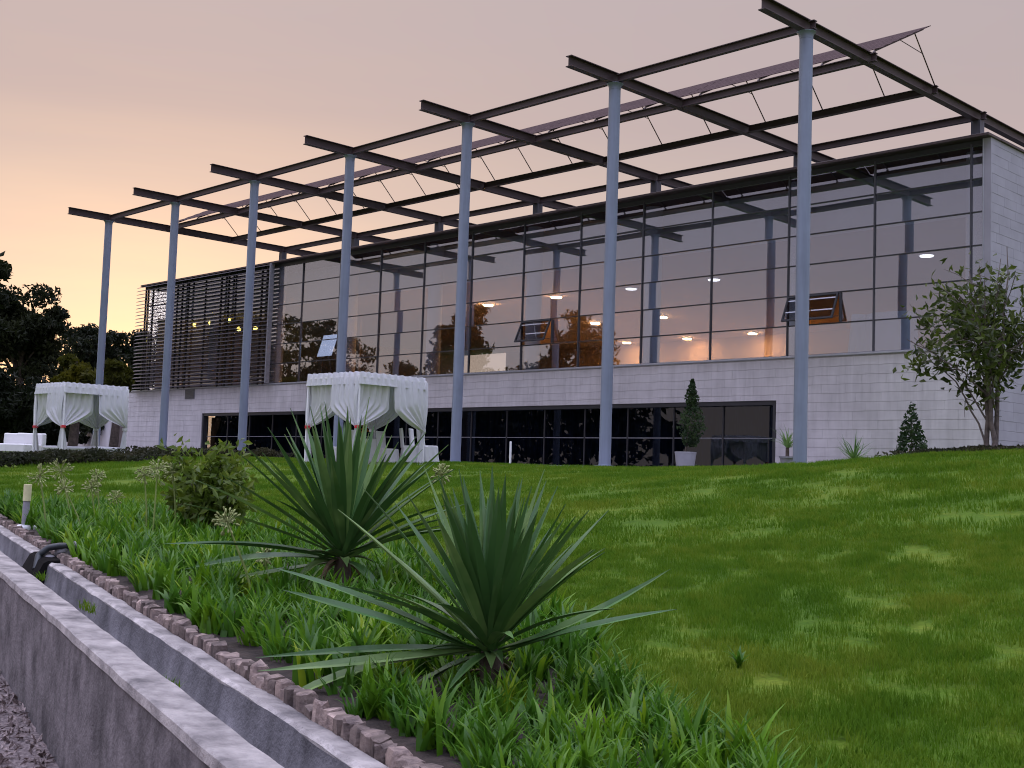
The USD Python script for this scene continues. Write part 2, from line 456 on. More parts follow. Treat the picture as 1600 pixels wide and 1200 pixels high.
ang = np.linspace(0, 2 * np.pi, 361)[:-1]
rad = np.concatenate([np.linspace(.4, 9, 60), np.geomspace(9.2, 60, 110)[0:], np.geomspace(63, 900, 26)])
gx = CAM[0] + rad[:, None] * np.cos(ang)[None]; gy = CAM[1] + rad[:, None] * np.sin(ang)[None]
gxy = np.stack([gx, gy], -1)
gz = ground(gxy)
gv = np.concatenate([np.c_[gxy.reshape(-1, 2), gz.ravel()], [[CAM[0], CAM[1], path_z(0.0)]]])
nr, na = gz.shape
ii, jj = np.meshgrid(np.arange(nr - 1), np.arange(na), indexing='ij')
quad = np.stack([ii * na + jj, (ii + 1) * na + jj, (ii + 1) * na + (jj + 1) % na, ii * na + (jj + 1) % na], -1).reshape(-1, 4)
gv[:, 2] -= .03 * (ts(gv[:, :2])[1] > 2.0)
tri = np.vstack([quad[:, [0, 1, 2]], quad[:, [0, 2, 3]], [(nr * na, j, (j + 1) % na) for j in range(na)]])
cen = gv[tri].mean(1)
ct, cs = ts(cen)
on_path = (cs < 2.25) & (ct < 24)
for nm, sel, mt in (('lawn', ~on_path, 'lawn'), ('path', on_path, 'gravel')):
    f = tri[sel]
    used, inv = np.unique(f, return_inverse=True)
    tag(obj(nm, (gv[used], inv.reshape(-1, 3)), M[mt], smooth=True), kind='structure')

# ------------------------------------------------------------------ retaining wall, gutter, edging bricks
def strip(profile, t0, t1, n, jit=0.0, seed=0, rel=None):
    """extrudes an (s, dz) cross-section along the bed; dz above z_bed(t)"""
    rng = np.random.default_rng(seed)
    T = np.linspace(t0, t1, n)
    P = np.array(profile, float)
    rows = []
    for t in T:
        base = z_bed(t)
        xy = xy_of(np.full(len(P), t), P[:, 0]) if False else np.array([CAM[:2] + DH * t + NH * s for s in P[:, 0]])
        rows.append(np.c_[xy, base + P[:, 1]])
    V = np.array(rows)
    if jit:
        nz = meshkit.fbm(V * [3, 3, 3], 3, seed) - .5
        V[..., 2] += jit * nz
        V[..., :2] += (jit * .6 * (meshkit.fbm(V * 3 + 9, 3, seed + 1) - .5))[..., None] * NH
    k = len(P)
    i, j = np.meshgrid(np.arange(n - 1), np.arange(k), indexing='ij')
    q = np.stack([i * k + j, i * k + (j + 1) % k, (i + 1) * k + (j + 1) % k, (i + 1) * k + j], -1).reshape(-1, 4)
    v = V.reshape(-1, 3)
    caps = trimesh.creation.triangulate_polygon(__import__('shapely').Polygon(P), engine='earcut')
    mb = MB().add(v, q[:, ::-1])
    for e in (0, n - 1):
        mb.add(V[e], np.array([np.argmin(((P - c) ** 2).sum(1)) for c in caps[0]])[np.array(caps[1])])
    return mb.get()


rw = thing('retaining_wall', 'low weathered concrete retaining wall with pale worn top beside the gravel path', 'wall')
rws = -.02
obj('wall_body', strip([(1.37, -1.6), (1.37, .015), (1.565, .015), (1.565, -1.6)], 1.0, 26, 180, .02, 2), M['old_wall'], rw, smooth=35)
obj('wall_cap', strip([(1.362, .018), (1.366, .062), (1.378, .070), (1.562, .060), (1.572, .052), (1.572, .018)], 1.0, 26, 220, .022, 4), M['wall_top'], rw, smooth=35)
gt = thing('drainage_gutter', 'open concrete drainage gutter between the retaining wall and the edging bricks', 'gutter')
obj('channel', strip([(1.58, -.55), (1.58, -.02), (1.60, -.22), (1.68, -.31), (1.80, -.31), (1.875, -.19), (1.90, -.015), (1.90, -.55)], 1.0, 26, 160, .035, 6), M['concrete'], gt, smooth=35)
obj('ledge', strip([(1.903, -.5), (1.903, -.012), (1.925, .006), (2.02, -.002), (2.02, -.5)], 1.0, 26, 160, .025, 8), M['wall_top'], gt, smooth=35)
shade_block = []
for t_ in (11.45, 12.25):
    shade_block += [np.r_[CAM[:2] + DH * t_ + NH * s_, z_bed(t_) + z_] for s_, z_ in ((1.72, -.30), (1.72, -.27), (1.86, .0), (1.90, .022), (2.04, .024), (2.04, -.28))]
hm = trimesh.convex.convex_hull(np.array(shade_block))
plain('drain_dark', (.012, .011, .011), .95, .2, 9, spec=.05)  # near-black colour stands in for the shade inside the drain hole
obj('drain_mouth', (hm.vertices, hm.faces), M['drain_dark'], gt, label='solid dark block painted as the shade in the drain opening where the hose enters the gutter')
rng = np.random.default_rng(5)
eb = thing('brick_edging', 'row of rough brown bricks on edge between the gutter and the planting bed', 'edging')
t = 2.4
while t < 17.5:
    w = rng.uniform(.055, .10)
    h = .055 + rng.uniform(-.02, .03)
    s0 = 2.025 + rng.uniform(-.012, .012); s1 = s0 + rng.uniform(.07, .10)
    v, f = rbox(-w / 2, w / 2, 0, s1 - s0, -.12, h, .012)
    v = np.array(v) + rng.normal(size=np.shape(v)) * .006
    tw = rng.normal() * .10
    c, s_ = math.cos(tw), math.sin(tw)
    tt = t + v[:, 0] * c - v[:, 1] * s_; ss = s0 + v[:, 0] * s_ + v[:, 1] * c
    P = np.c_[CAM[:2] + tt[:, None] * DH + ss[:, None] * NH, z_bed(t) + v[:, 2]]
    obj('brick', (P, f), M['brick'], eb, smooth=30)
    t += w + rng.uniform(.004, .016)

# ------------------------------------------------------------------ the glass building
YF = 1.40 * S                                               # plane of the glass
YW = YF - .06                                               # face of the stone wall
XL, XR = -2.30 * S, 6.14 * S
ZG, ZT = .626 * S, 1.60 * S
OX0, OX1, OZ = -.90 * S, 4.985 * S, .385 * S
bd = thing('glass_building', 'long pale stone building with a tall gridded glass upper storey behind the steel pergola', 'building')
# backing of the lower wall
mb = MB()
mb.box(XL, OX0, YW + .045, YW + .4, -.6, ZG - .10)
mb.box(OX1, XR - .05, YW + .045, YW + .4, -.6, ZG - .10)
mb.box(OX0, OX1, YW + .045, YW + .4, OZ + .02, ZG - .10)
obj('lower_wall', mb.get(), M['mortar'], bd)
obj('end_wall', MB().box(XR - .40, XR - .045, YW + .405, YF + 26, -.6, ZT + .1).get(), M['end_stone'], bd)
# stone blocks: front courses and end wall
rng = np.random.default_rng(11)
blocks = []
ch = .302
def block(v, f, mid, area, end=False):
    d = np.linalg.norm(np.array(mid) - CAM)
    blocks.append((area / d ** 2, v, f, end))
ncrs = int(np.ceil((ZG - .10 + .6) / ch))
for k in range(-2, int((ZG - .11) / ch) + 1):
    z0 = k * ch; z1 = min(z0 + ch - .007, ZG - .105)
    if z1 - z0 < .05:
        continue
    x = XL - rng.uniform(0, .8)
    while x < XR:
        w = .90
        a, b = max(x, XL), min(x + w - .002, XR - .002)
        x += w
        segs = [(a, b)]
        if z0 < OZ + .02:
            if z1 > OZ + .02:
                pass
            segs = []
            if a < OX0:
                segs.append((a, min(b, OX0)))
            if b > OX1:
                segs.append((max(a, OX1), b))
            if z1 > OZ + .07 and b > OX0 and a < OX1:
                segs.append((max(a, OX0), min(b, OX1), OZ + .024))
        for sg in segs:
            if sg[1] - sg[0] < .04:
                continue
            zz = sg[2] if len(sg) == 3 else z0
            dy = rng.uniform(-.003, .003)
            v, f = rbox(sg[0], sg[1], YW + dy, YW + .05, zz, z1, .002)
            block(v, f, ((sg[0] + sg[1]) / 2, YW, zz), (sg[1] - sg[0]) * (z1 - zz) * .6)
k = -2
while k * ch < ZT + .05:
    z0 = k * ch; z1 = min(z0 + ch - .003, ZT + .06)
    y = YW - .9 * rng.uniform(0, 1)
    while y < YW + 11:
        a, b = max(y, YW + .052), y + .899
        y += .90
        if b - a > .05:
            dx = rng.uniform(-.003, .003)
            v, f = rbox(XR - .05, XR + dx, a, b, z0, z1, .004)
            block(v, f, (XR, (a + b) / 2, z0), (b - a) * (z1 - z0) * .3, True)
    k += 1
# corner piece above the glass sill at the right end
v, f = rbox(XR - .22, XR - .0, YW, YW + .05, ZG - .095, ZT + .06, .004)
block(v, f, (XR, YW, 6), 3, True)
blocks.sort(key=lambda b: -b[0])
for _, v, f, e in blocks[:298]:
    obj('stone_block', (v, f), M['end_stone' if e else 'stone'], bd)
for nm, flag, mt in (('far_stone_blocks', False, 'stone'), ('end_wall_blocks', True, 'end_stone')):
    mb = MB()
    for _, v, f, e in blocks[298:]:
        if e == flag:
            mb.add(v, f)
    if mb.v:
        tag(obj(nm, mb.get(), M[mt], bd), kind='stuff')
obj('sill', rbox(XL - .03, XR - .23, YW - .05, YF + .12, ZG - .10, ZG - .03, .01), M['alu'], bd)
# floor, ceiling, roof
obj('floor_slab', box(XL + .1, XR - .45, YF + .16, YF + 25.9, ZG - .5, ZG - .04), M['inner_floor'], bd)
ZC = 8.52
obj('ceiling', box(-2.0 * S, XR - .46, YF + 1.75, YF + 25.9, ZC, ZC + .1), M['inner_ceiling'], bd)
obj('bulkhead', box(-2.0 * S, XR - .46, YF + 1.6, YF + 1.74, ZC - .02, ZT - .1), M['inner_white'], bd)
obj('roof', box(-2.05 * S, XR - .41, YF + .2, YF + 26, ZT - .09, ZT + .02), M['roof_dark'], bd)
obj('rear_wall', box(-1.2 * S, XR - .45, YF + 25.95, YF + 26.2, ZG - .5, ZT - .1), M['inner_wall'], bd)
obj('partition', box(-1.955 * S, -1.94 * S, YF + .5, YF + 25.9, ZG - .04, ZC), M['inner_wall'], bd)
obj('partition', box(-1.84 * S, .1 * S, YF + 6.0, YF + 6.15, ZG - .04, ZC), M['inner_wall'], bd)
obj('coping', rbox(-2.08 * S, XR + .04, YW - .28, YF + .6, ZT + .065, ZT + .16, .012), M['beam_paint'], bd)
obj('fascia', box(-2.05 * S, XR - .23, YF + .02, YF + .16, ZT - .12, ZT + .06), M['dark_frame'], bd)
obj('end_coping', rbox(XR - .45, XR + .05, YF + .61, YF + 26, ZT + .065, ZT + .16, .012), M['beam_paint'], bd)
obj('corner_trim', rbox(XR - .262, XR - .222, YF - .075, YF + .1, ZG - .03, ZT + .06, .008), M['alu'], bd)
for k in range(-1, 7):
    pts = [(k * S + .05, YF + .9, ZG - .04), (k * S + .05, YF + .9, ZT - .1)]
    obj('interior_column', MB().tube(pts, .34, 20, False).get(), M['inner_white'], bd, smooth=True)
# panes, mullions and transoms
rows = [ZG - .03 + i * (ZT - ZG - .08) / 6 for i in range(7)]
cols = [-2.02 * S] + [(-1.5 + .5 * i + .04) * S for i in range(-1 + 1, 16)] + [XR - .262]
cols = sorted(set(round(c, 3) for c in cols))
open_panes = {(5, 1): 1, (3, 1): 1}
rngp = np.random.default_rng(3)
def col_of(k):
    return min(range(len(cols)), key=lambda i: abs(cols[i] - k))
OPEN = {(col_of((5.04) * S), 1), (col_of((3.54) * S), 1), (col_of(.54 * S), 1)}
OPEN = {(col_of((5.04) * S), 1, .0, .62), (col_of((3.04) * S), 1, .0, .54)}
opened = {(c, r): (a, b) for c, r, a, b in OPEN}
for i in range(len(cols) - 1):
    for j in range(6):
        x0, x1, z0, z1 = cols[i] + .026, cols[i + 1] - .026, rows[j] + .022, rows[j + 1] - .022
        cx, cz = (x0 + x1) / 2, (z0 + z1) / 2
        if (i, j) in opened:
            continue
        v, f = MB().box(x0, x1, -.008, .008, z0, z1).get()
        ax, az_ = rngp.normal() * .0045, rngp.normal() * .0045
        v[:, 1] += (v[:, 0] - cx) * az_ + (v[:, 2] - cz) * ax + YF + .03
        obj('window_pane', (v, f), M['pane_glass'], bd)
for c in cols:
    obj('mullion', rbox(c - .024, c + .024, YF - .03, YF + .08, ZG - .03, ZT - .05, .005), M['grey_frame'], bd)
for z in rows:
    for i in range(len(cols) - 1):
        obj('transom', rbox(cols[i] + .025, cols[i + 1] - .025, YF - .012, YF + .06, z - .021, z + .021, .004), M['dark_frame'], bd)
# top-hung sashes swung outwards
for (i, j), (fa, fb) in opened.items():
    x0, x1, z0, z1 = cols[i] + .035, cols[i + 1] - .035, rows[j] + .03, rows[j + 1] - .03
    if fb < 1:
        xm = x0 + (x1 - x0) * fb
        v, f = MB().box(xm + .06, x1, YF + .022, YF + .038, z0, z1).get()
        obj('window_pane', (v, f), M['pane_glass'], bd)
        obj('mullion', rbox(xm, xm + .056, YF - .04, YF + .1, z0, z1, .005), M['grey_frame'], bd)
        x1 = xm - .01
    th = math.radians(24)
    def swing(v):
        v = np.array(v, float); dz = z1 - v[:, 2]; dy = v[:, 1]
        return np.c_[v[:, 0], YF - .04 - dz * math.sin(th) + dy * math.cos(th), z1 - dz * math.cos(th) - dy * math.sin(th)]
    mb = MB()
    for a in ((x0, x0 + .06, -.03, .03, z0, z1), (x1 - .06, x1, -.03, .03, z0, z1), (x0 + .06, x1 - .06, -.03, .03, z0, z0 + .06), (x0 + .06, x1 - .06, -.03, .03, z1 - .06, z1)):
        mb.box(*a)
    v, f = mb.get()
    sf = obj('open_sash', (swing(v), f), M['dark_frame'], bd, label='top-hung window sash swung open outwards')
    v, f = MB().box(x0 + .06, x1 - .06, -.006, .006, z0 + .06, z1 - .06).get()
    obj('sash_pane', (swing(v), f), M['pane_glass'], sf)
    for xx in (x0 + .03, x1 - .03):
        b0 = swing([(xx, 0, z0 + .05)])[0]
        obj('stay_arm', MB().bar(b0, (xx, YF - .02, z0 + .2), .025, .025).get(), M['dark_frame'], sf)
# left end glazing of the upper storey
obj('end_pane', box(-2.02 * S - .02, -2.02 * S - .005, YF + .15, YF + 8, ZG, ZT - .12), M['pane_glass'], bd)
# louvre screen
LX0, LX1 = -2.09 * S, .16 * S
lz0, lz1, nl = ZG - .02, ZT + .03, 30
for k in range(nl):
    z = lz0 + .10 + k * (lz1 - lz0 - .12) / (nl - 1)
    prof = np.array([(-.11, -.055), (.09, .036), (.095, .052), (.0, .021), (-.11, -.036)])
    v = np.array([(x, YF - .30 + y, z + q) for x in (LX0 - .25, LX1) for y, q in prof])
    n = len(prof)
    f = [(i, (i + 1) % n, n + (i + 1) % n, n + i) for i in range(n)]
    mb = MB().add(v, f)
    mb.add(v[:n], [(0, 1, 2), (0, 2, 3), (0, 3, 4)]); mb.add(v[n:], [(0, 2, 1), (0, 3, 2), (0, 4, 3)])
    obj('louvre_slat', mb.get(), M['louvre'], bd)
for xk in (-2.02, -1.88, -1.33, -1.22, -.66, -.54, -.02, .06):
    obj('louvre_post', rbox(xk * S - .04, xk * S + .04, YF - .175, YF - .075, lz0 - .05, lz1, .006), M['dark_frame'], bd)
obj('louvre_post', rbox(.155 * S - .05, .155 * S + .05, YF - .42, YF - .16, lz0 - .02, lz1 + .03, .006), M['grey_metal'], bd)
# ventilation grille and downpipe on the lower wall
g0 = at_y(297, 616, YW)
vg = obj('vent_frame', rbox(g0[0] - .55, g0[0] + .55, YW - .03, YW - .004, g0[2] - .28, g0[2] + .28, .006), M['grey_metal'], bd)
for k in range(8):
    z = g0[2] - .23 + k * .066
    obj('vent_slat', rbox(g0[0] - .5, g0[0] + .5, YW - .055, YW - .031, z - .016, z + .016, .004), M['grey_frame'], vg)
# ground-floor glazing
gy = YF + .25
obj('opening_frame', MB().box(OX0, OX1, YW + .052, YW + .30, OZ - .13, OZ + .018).box(OX0, OX0 + .12, YW + .052, YW + .30, -.3, OZ - .131).box(OX1 - .16, OX1, YW + .052, YW + .30, -.3, OZ - .131).get(), M['dark_frame'], bd)
gcols = [OX0 + .125 + i * (OX1 - .16 - OX0 - .125) / 17 for i in range(18)]
for i in range(17):
    a, b = gcols[i] + .03, gcols[i + 1] - .03
    v, f = MB().box(a, b, -.006, .006, -.1, OZ - .135).get()
    v[:, 1] += gy + (v[:, 0] - (a + b) / 2) * rngp.normal() * .003
    obj('door_pane', (v, f), M['door_glass'], bd)
for c in gcols:
    obj('door_mullion', rbox(c - .028, c + .028, gy - .05, gy + .05, -.3, OZ - .135, .005), M['dark_frame'], bd)
for i in range(17):
    obj('door_rail', rbox(gcols[i] + .03, gcols[i + 1] - .03, gy - .03, gy - .009, 1.20, 1.235, .003), M['grey_metal'], bd)
# curtains behind the doors
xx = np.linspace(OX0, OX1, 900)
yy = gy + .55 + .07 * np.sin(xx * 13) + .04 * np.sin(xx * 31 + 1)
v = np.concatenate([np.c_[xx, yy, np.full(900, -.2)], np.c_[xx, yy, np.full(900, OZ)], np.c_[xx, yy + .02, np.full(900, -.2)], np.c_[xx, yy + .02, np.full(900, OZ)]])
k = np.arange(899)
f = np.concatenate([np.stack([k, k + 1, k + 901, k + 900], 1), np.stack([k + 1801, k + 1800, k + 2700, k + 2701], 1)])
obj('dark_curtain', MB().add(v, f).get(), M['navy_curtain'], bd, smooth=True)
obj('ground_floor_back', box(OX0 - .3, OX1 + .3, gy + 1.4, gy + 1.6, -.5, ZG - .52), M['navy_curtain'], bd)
obj('ground_floor_slab', box(OX0 - .2, OX1 + .2, gy - .06, gy + 1.39, -.45, -.1), M['paving'], bd)
# orange curtain at the left end of the doors
xx = np.linspace(0, 1, 24); zz = np.linspace(-.1, OZ - .2, 30)
X, Z = np.meshgrid(xx, zz)
wid = .95 - .55 * np.exp(-((Z - 1.0) / .7) ** 2)
v = np.c_[(OX0 + .18 + X * wid).ravel(), (gy + .22 + .05 * np.sin(X * 26)).ravel(), Z.ravel()]
i, j = np.meshgrid(np.arange(29), np.arange(23), indexing='ij')
q = np.stack([i * 24 + j, i * 24 + j + 1, (i + 1) * 24 + j + 1, (i + 1) * 24 + j], -1).reshape(-1, 4)
plain('orange_cloth', (.50, .22, .06), .8, .15, 4)
obj('orange_curtain', MB().add(v, q).add(v + [0, .012, 0], q[:, ::-1]).get(), M['orange_cloth'], bd, smooth=True)
obj('downpipe', MB().tube([(XR + .05, YF + 2.6, 4.6), (XR + .05, YF + 2.6, 8.6)], .03, 8).get(), M['grey_metal'], bd, smooth=True)
# lamps in the hall ceiling
def lamp(x, y, mt, r=.30):
    c = thing('ceiling_lamp', None, 'lamp', (x, y, ZC))
    return c
warm = [(9.9, 16.4), (14.9, 16.3), (9.8, 25.0), (14.7, 25.0), (4.9, 33.7), (9.8, 33.7), (14.8, 33.5)]
cool = [(24.4, 16.3), (29.0, 16.1), (34.3, 16.2), (-.45, 15.6), (19.7, 16.3)]
disc = lambda r, z0, z1: MB().tube([(0, 0, z0), (0, 0, z1)], r, 20).get()
lab = {(9.9, 16.4): 'warm round ceiling lamp, front row, left of the pair', (14.9, 16.3): 'warm round ceiling lamp, front row, above the open sash', (9.8, 25.0): 'warm round ceiling lamp, second row, left', (14.7, 25.0): 'warm round ceiling lamp, second row, right, near the white column',
       (4.9, 33.7): 'warm round ceiling lamp, lowest row, leftmost', (9.8, 33.7): 'warm round ceiling lamp, lowest row, middle', (14.8, 33.5): 'warm round ceiling lamp, lowest row, rightmost',
       (24.4, 16.3): 'pale ceiling lamp right of the second white column behind the glass', (29.0, 16.1): 'pale ceiling lamp above the right open sash', (34.3, 16.2): 'pale ceiling lamp nearest the right end of the building',
       (-.45, 15.6): 'dim pale ceiling lamp at the left of the glass wall', (19.7, 16.3): 'dim pale ceiling lamp behind the fifth pergola column'}
for (x, y) in warm + cool:
    w = (x, y) in warm
    o = thing('ceiling_lamp', lab[(x, y)] + ' inside the hall', 'lamp', (x, y, ZC), 0, 'lamps in the hall ceiling')
    obj('lamp_rim', disc(.30, -.05, -.002), M['white_paint'], o, smooth=30)
    obj('diffuser', disc(.25, -.09, -.052), M['warm_lamp' if w else 'white_lamp'], o, smooth=30)
for px, py in ((303, 508), (357, 500), (373, 514), (329, 505), (399, 513)):
    p = at_y(px, py, YF + 3.0)
    o = thing('hanging_bulb', f'small yellow bulb glowing behind the louvres, {["leftmost", "highest, on the right", "low, right of middle", "second from the left", "rightmost"][[303, 357, 373, 329, 399].index(px)]} of five', 'lamp', p, 0, 'yellow bulbs behind the louvres')
    obj('bulb', trimesh.creation.icosphere(2, .13), M['yellow_lamp'], o, smooth=True)
    obj('cord', MB().tube([(0, 0, .12), (0, 0, ZC - p[2])], .012, 6).get(), M['dark_frame'], o)
# white-draped tables close to the glass, upper floor
for px, w, lb in ((1345, .55, 'narrow white-draped stand behind the lower glass'), (1392, 1.7, 'wide white-draped table behind the lower glass at the right')):
    p = at_y(px, 530, YF + .72)
    o = thing('draped_table', lb, 'table', (p[0], p[1], ZG - .04))
    xs = np.linspace(0, 2 * np.pi, 60, endpoint=False)
    top = np.c_[w / 2 * np.cos(xs), .4 * np.sin(xs), np.full(60, 1.35)]
    bot = np.c_[(w / 2 + .08 + .04 * np.sin(xs * 9)) * np.cos(xs), (.48 + .04 * np.sin(xs * 9)) * np.sin(xs), np.zeros(60)]
    k = np.arange(60)
    obj('cloth', MB().add(np.vstack([top, bot]), np.stack([k, 60 + k, 60 + (k + 1) % 60, (k + 1) % 60], 1)).get(), M['white_cloth'], o, smooth=True)
    obj('tabletop', MB().add(np.vstack([top, [[0, 0, 1.36]]]), np.stack([k, (k + 1) % 60, np.full(60, 60)], 1)).get(), M['white_cloth'], o)
# added slanted panel behind the glass at the left; its glow imitates reflected sky
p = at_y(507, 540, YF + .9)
o = thing('slanted_screen', 'pale slanted panel added behind the glass right of the louvres, glowing in place of reflected sky', 'screen', (p[0], p[1], p[2] - .55))
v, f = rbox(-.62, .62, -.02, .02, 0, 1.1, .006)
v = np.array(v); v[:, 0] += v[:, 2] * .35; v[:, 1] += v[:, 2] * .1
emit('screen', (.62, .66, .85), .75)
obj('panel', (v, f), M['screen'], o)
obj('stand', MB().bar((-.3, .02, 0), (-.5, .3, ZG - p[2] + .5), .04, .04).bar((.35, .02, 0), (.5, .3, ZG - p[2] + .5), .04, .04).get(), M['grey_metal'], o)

# annex wall on the left
an = thing('annex_building', 'low pale annex with a brown door left of the louvred end', 'building')
ax0, ax1 = -4.4 * S, XL - .004
dx0, dx1 = at_y(196, 700, YW + .25)[0], at_y(223, 700, YW + .25)[0]
dx1 = min(dx1, ax1 - .3)
obj('wall', MB().box(ax0, ax1, YW + .25, YW + .6, -.6, .56 * S).get(), M['stone'], an)
obj('flat_roof', rbox(ax0 - .1, ax1, YW + .1, YW + 6, .56 * S + .003, .60 * S, .02), M['grey_metal'], an)
dd = obj('door', rbox(ax1 - 2.0, ax1 - .25, YW + .19, YW + .248, -.1, 2.45, .01), M['door_brown'], an)
obj('handle', MB().bar((ax1 - 1.8, YW + .15, 1.0), (ax1 - 1.8, YW + .15, 1.25), .03, .03).get(), M['alu'], dd)
obj('downpipe', MB().tube([(ax1 - .35, YW + .18, 2.6), (ax1 - .35, YW + .18, .56 * S - .1)], .06, 10).get(), M['grey_metal'], an, smooth=True)

# ------------------------------------------------------------------ steel pergola
PA, PB, PC, PD, ZBEAM = 2.051, 3.147, 6.784, 10.115, 11.371
pg = thing('steel_pergola', 'tall dark steel pergola on seven slim grey columns in front of the glass building', 'pergola')
def ibeam(a, b, h, w, tf=.022, tw=.014, up=(0, 0, 1)):
    a, b = np.asarray(a, float), np.asarray(b, float)
    return MB().bar(a + [0, 0, tf / 2], b + [0, 0, tf / 2], w, tf).bar(a + [0, 0, h / 2], b + [0, 0, h / 2], tw, h - 2 * tf).bar(a + [0, 0, h - tf / 2], b + [0, 0, h - tf / 2], w, tf).get()
HT, WT, HL, WL = .32, .22, .23, .15
for k in range(7):
    x = k * S
    bz = -.35
    obj('column', MB().tube([(x, 0, bz), (x, 0, ZBEAM - .19)], .175, 28).get(), M['column_paint'], pg, smooth=40)
    obj('base_plate', trimesh.creation.revolve(np.array([(0, -.10), (.30, -.10), (.30, .025), (.19, .03), (.182, .07), (0, .07)]), sections=24).apply_translation((x, 0, 0)), M['column_paint'], pg, smooth=30)
    obj('column_head', trimesh.creation.revolve(np.array([(0, -.185), (.176, -.185), (.18, -.12), (.205, -.05), (.25, -.012), (.25, -.003), (0, -.003)]), sections=28).apply_translation((x, 0, ZBEAM)), M['column_paint'], pg, smooth=40)
    obj('cross_beam', ibeam((x, -PA, ZBEAM), (x, 2.75 * S, ZBEAM), HT, WT), M['beam_paint'], pg)
    obj('roof_post', MB().box(x - .15, x + .15, PD - .15, PD + .15, ZT + .021, ZBEAM - .004).get(), M['grey_frame'], pg)
    for y, q in ((0, 0), (PB, 0), (PC, 0), (PD, 0)):
        if k < 6:
            obj('long_beam', ibeam((x + WT / 2 + .002, y, ZBEAM + .03), (x + S - WT / 2 - .002, y, ZBEAM + .03), HL, WL), M['beam_paint'], pg)
        else:
            obj('beam_stub', ibeam((x + WT / 2 + .002, y, ZBEAM + .03), (x + WT / 2 + .16, y, ZBEAM + .03), HL, WL), M['beam_paint'], pg)
# tilted shade of long metal blades, one panel per bay
sh = thing('tilted_sunshade', 'long tilted metal sunshade of narrow blades propped on thin rods above the pergola', 'sunshade')
lo = np.array([PB + .02, ZBEAM + HL + .14]); hi = np.array([6.05, 13.20])
sl = (hi - lo); ln = np.linalg.norm(sl); sl /= ln
nb = 7
for k in range(6):
    x0, x1 = k * S + (.16 if k == 0 else .02), (k + 1) * S - .02 + (.45 if k == 5 else 0)
    for q in range(nb):
        c = lo + sl * (ln * (q + .5) / nb)
        hw = ln / nb * .45
        a, b = c - sl * hw, c + sl * hw
        th = .018
        nrm = np.array([-sl[1], sl[0]]) * th
        pr = np.array([a, b, b + nrm, c + nrm * 1.8, a + nrm])
        v = np.array([(x, p[0], p[1]) for x in (x0, x1) for p in pr]); n = 5
        f = [(i, n + i, n + (i + 1) % n, (i + 1) % n) for i in range(n)]
        mb = MB().add(v, f); mb.add(v[:n], [(0, 1, 2), (0, 2, 3), (0, 3, 4)]); mb.add(v[n:], [(0, 2, 1), (0, 3, 2), (0, 4, 3)])
        obj('shade_blade', mb.get(), M['shade_metal'], sh)
    for fx in (.12, .45, .78) + ((1.03,) if k == 5 else ()):
        x = k * S + fx * S
        nrm = np.array([sl[1], -sl[0]])
        a = lo + nrm * .03; b = lo + sl * ln * .98 + nrm * .03
        obj('rib', MB().bar((x, a[0], a[1]), (x, b[0], b[1]), .035, .05).get(), M['beam_paint'], sh)
        st = lo + sl * ln * .80 + nrm * .05
        mid = st + (np.array([PC, ZBEAM + HL + .04]) - st) * .38
        obj('strut', MB().tube([(x, st[0], st[1]), (x, PC, ZBEAM + HL + .03)], .020, 8).get(), M['beam_paint'], sh, smooth=True)
        kn = lo + sl * ln * .50 + nrm * .05
        obj('brace', MB().tube([(x, kn[0], kn[1]), (x, mid[0], mid[1])], .012, 6).get(), M['beam_paint'], sh, smooth=True)
        obj('bracket', MB().bar((x, PB, ZBEAM + HL + .03), (x, lo[0] + .02, lo[1] - .05), .05, .09).get(), M['beam_paint'], sh)

# pavement strip along the building
mb = MB()
xs = np.linspace(-30, 41, 120)
pv = np.array([[(x, -1.15, -.008), (x, -1.15, -.2), (x, YW + .04, -.2), (x, YW + .04, .004)] for x in xs])
k = np.arange(119)
v = pv.reshape(-1, 3)
f = np.concatenate([np.stack([k * 4 + a, k * 4 + b, (k + 1) * 4 + b, (k + 1) * 4 + a], 1) for a, b in ((0, 1), (3, 0))])
tag(obj('pavement', MB().add(v, f).get(), M['paving']), kind='structure')
# ------------------------------------------------------------------ planting bed
EDGE_T = [1.0, 2.6, 3.75, 5.4, 7.5, 9.8, 12.5, 15.5, 16.6, 17.5]
EDGE_S = [2.85, 3.0, 3.36, 3.88, 4.5, 4.8, 4.75, 4.3, 3.0, 2.2]
def edge(t):
    return np.interp(t, EDGE_T, EDGE_S)
def on_bed(t, s):
    xy = CAM[:2] + np.multiply.outer(np.asarray(t, float), DH) + np.multiply.outer(np.asarray(s, float), NH)
    return xy
T = np.linspace(1.0, 17.4, 150); U = np.linspace(0, 1, 26)
tt, uu = np.meshgrid(T, U, indexing='ij')
ss = 2.05 + uu * (edge(tt) - 2.05)
xy = CAM[:2] + tt[..., None] * DH + ss[..., None] * NH
gzb = rbf(xy.reshape(-1, 2)).reshape(tt.shape)
zz = gzb + .03 * np.clip((1 - uu) * 12, 0, 1) + .05 * (meshkit.fbm(np.dstack([xy * 6, np.zeros(tt.shape)]), 3, 2) - .3) - .02 * (uu > .98)
i, j = np.meshgrid(np.arange(149), np.arange(25), indexing='ij')
q = np.stack([i * 26 + j, i * 26 + j + 1, (i + 1) * 26 + j + 1, (i + 1) * 26 + j], -1).reshape(-1, 4)
tag(obj('soil', MB().add(np.dstack([xy, zz]).reshape(-1, 3), q).get(), M['soil'], smooth=True), kind='structure')
def zat(xy):
    return float(ground(np.asarray(xy, float)[None], True)[0])
def zbed(t, s):
    return float(rbf((CAM[:2] + t * DH + s * NH)[None])[0]) + .01

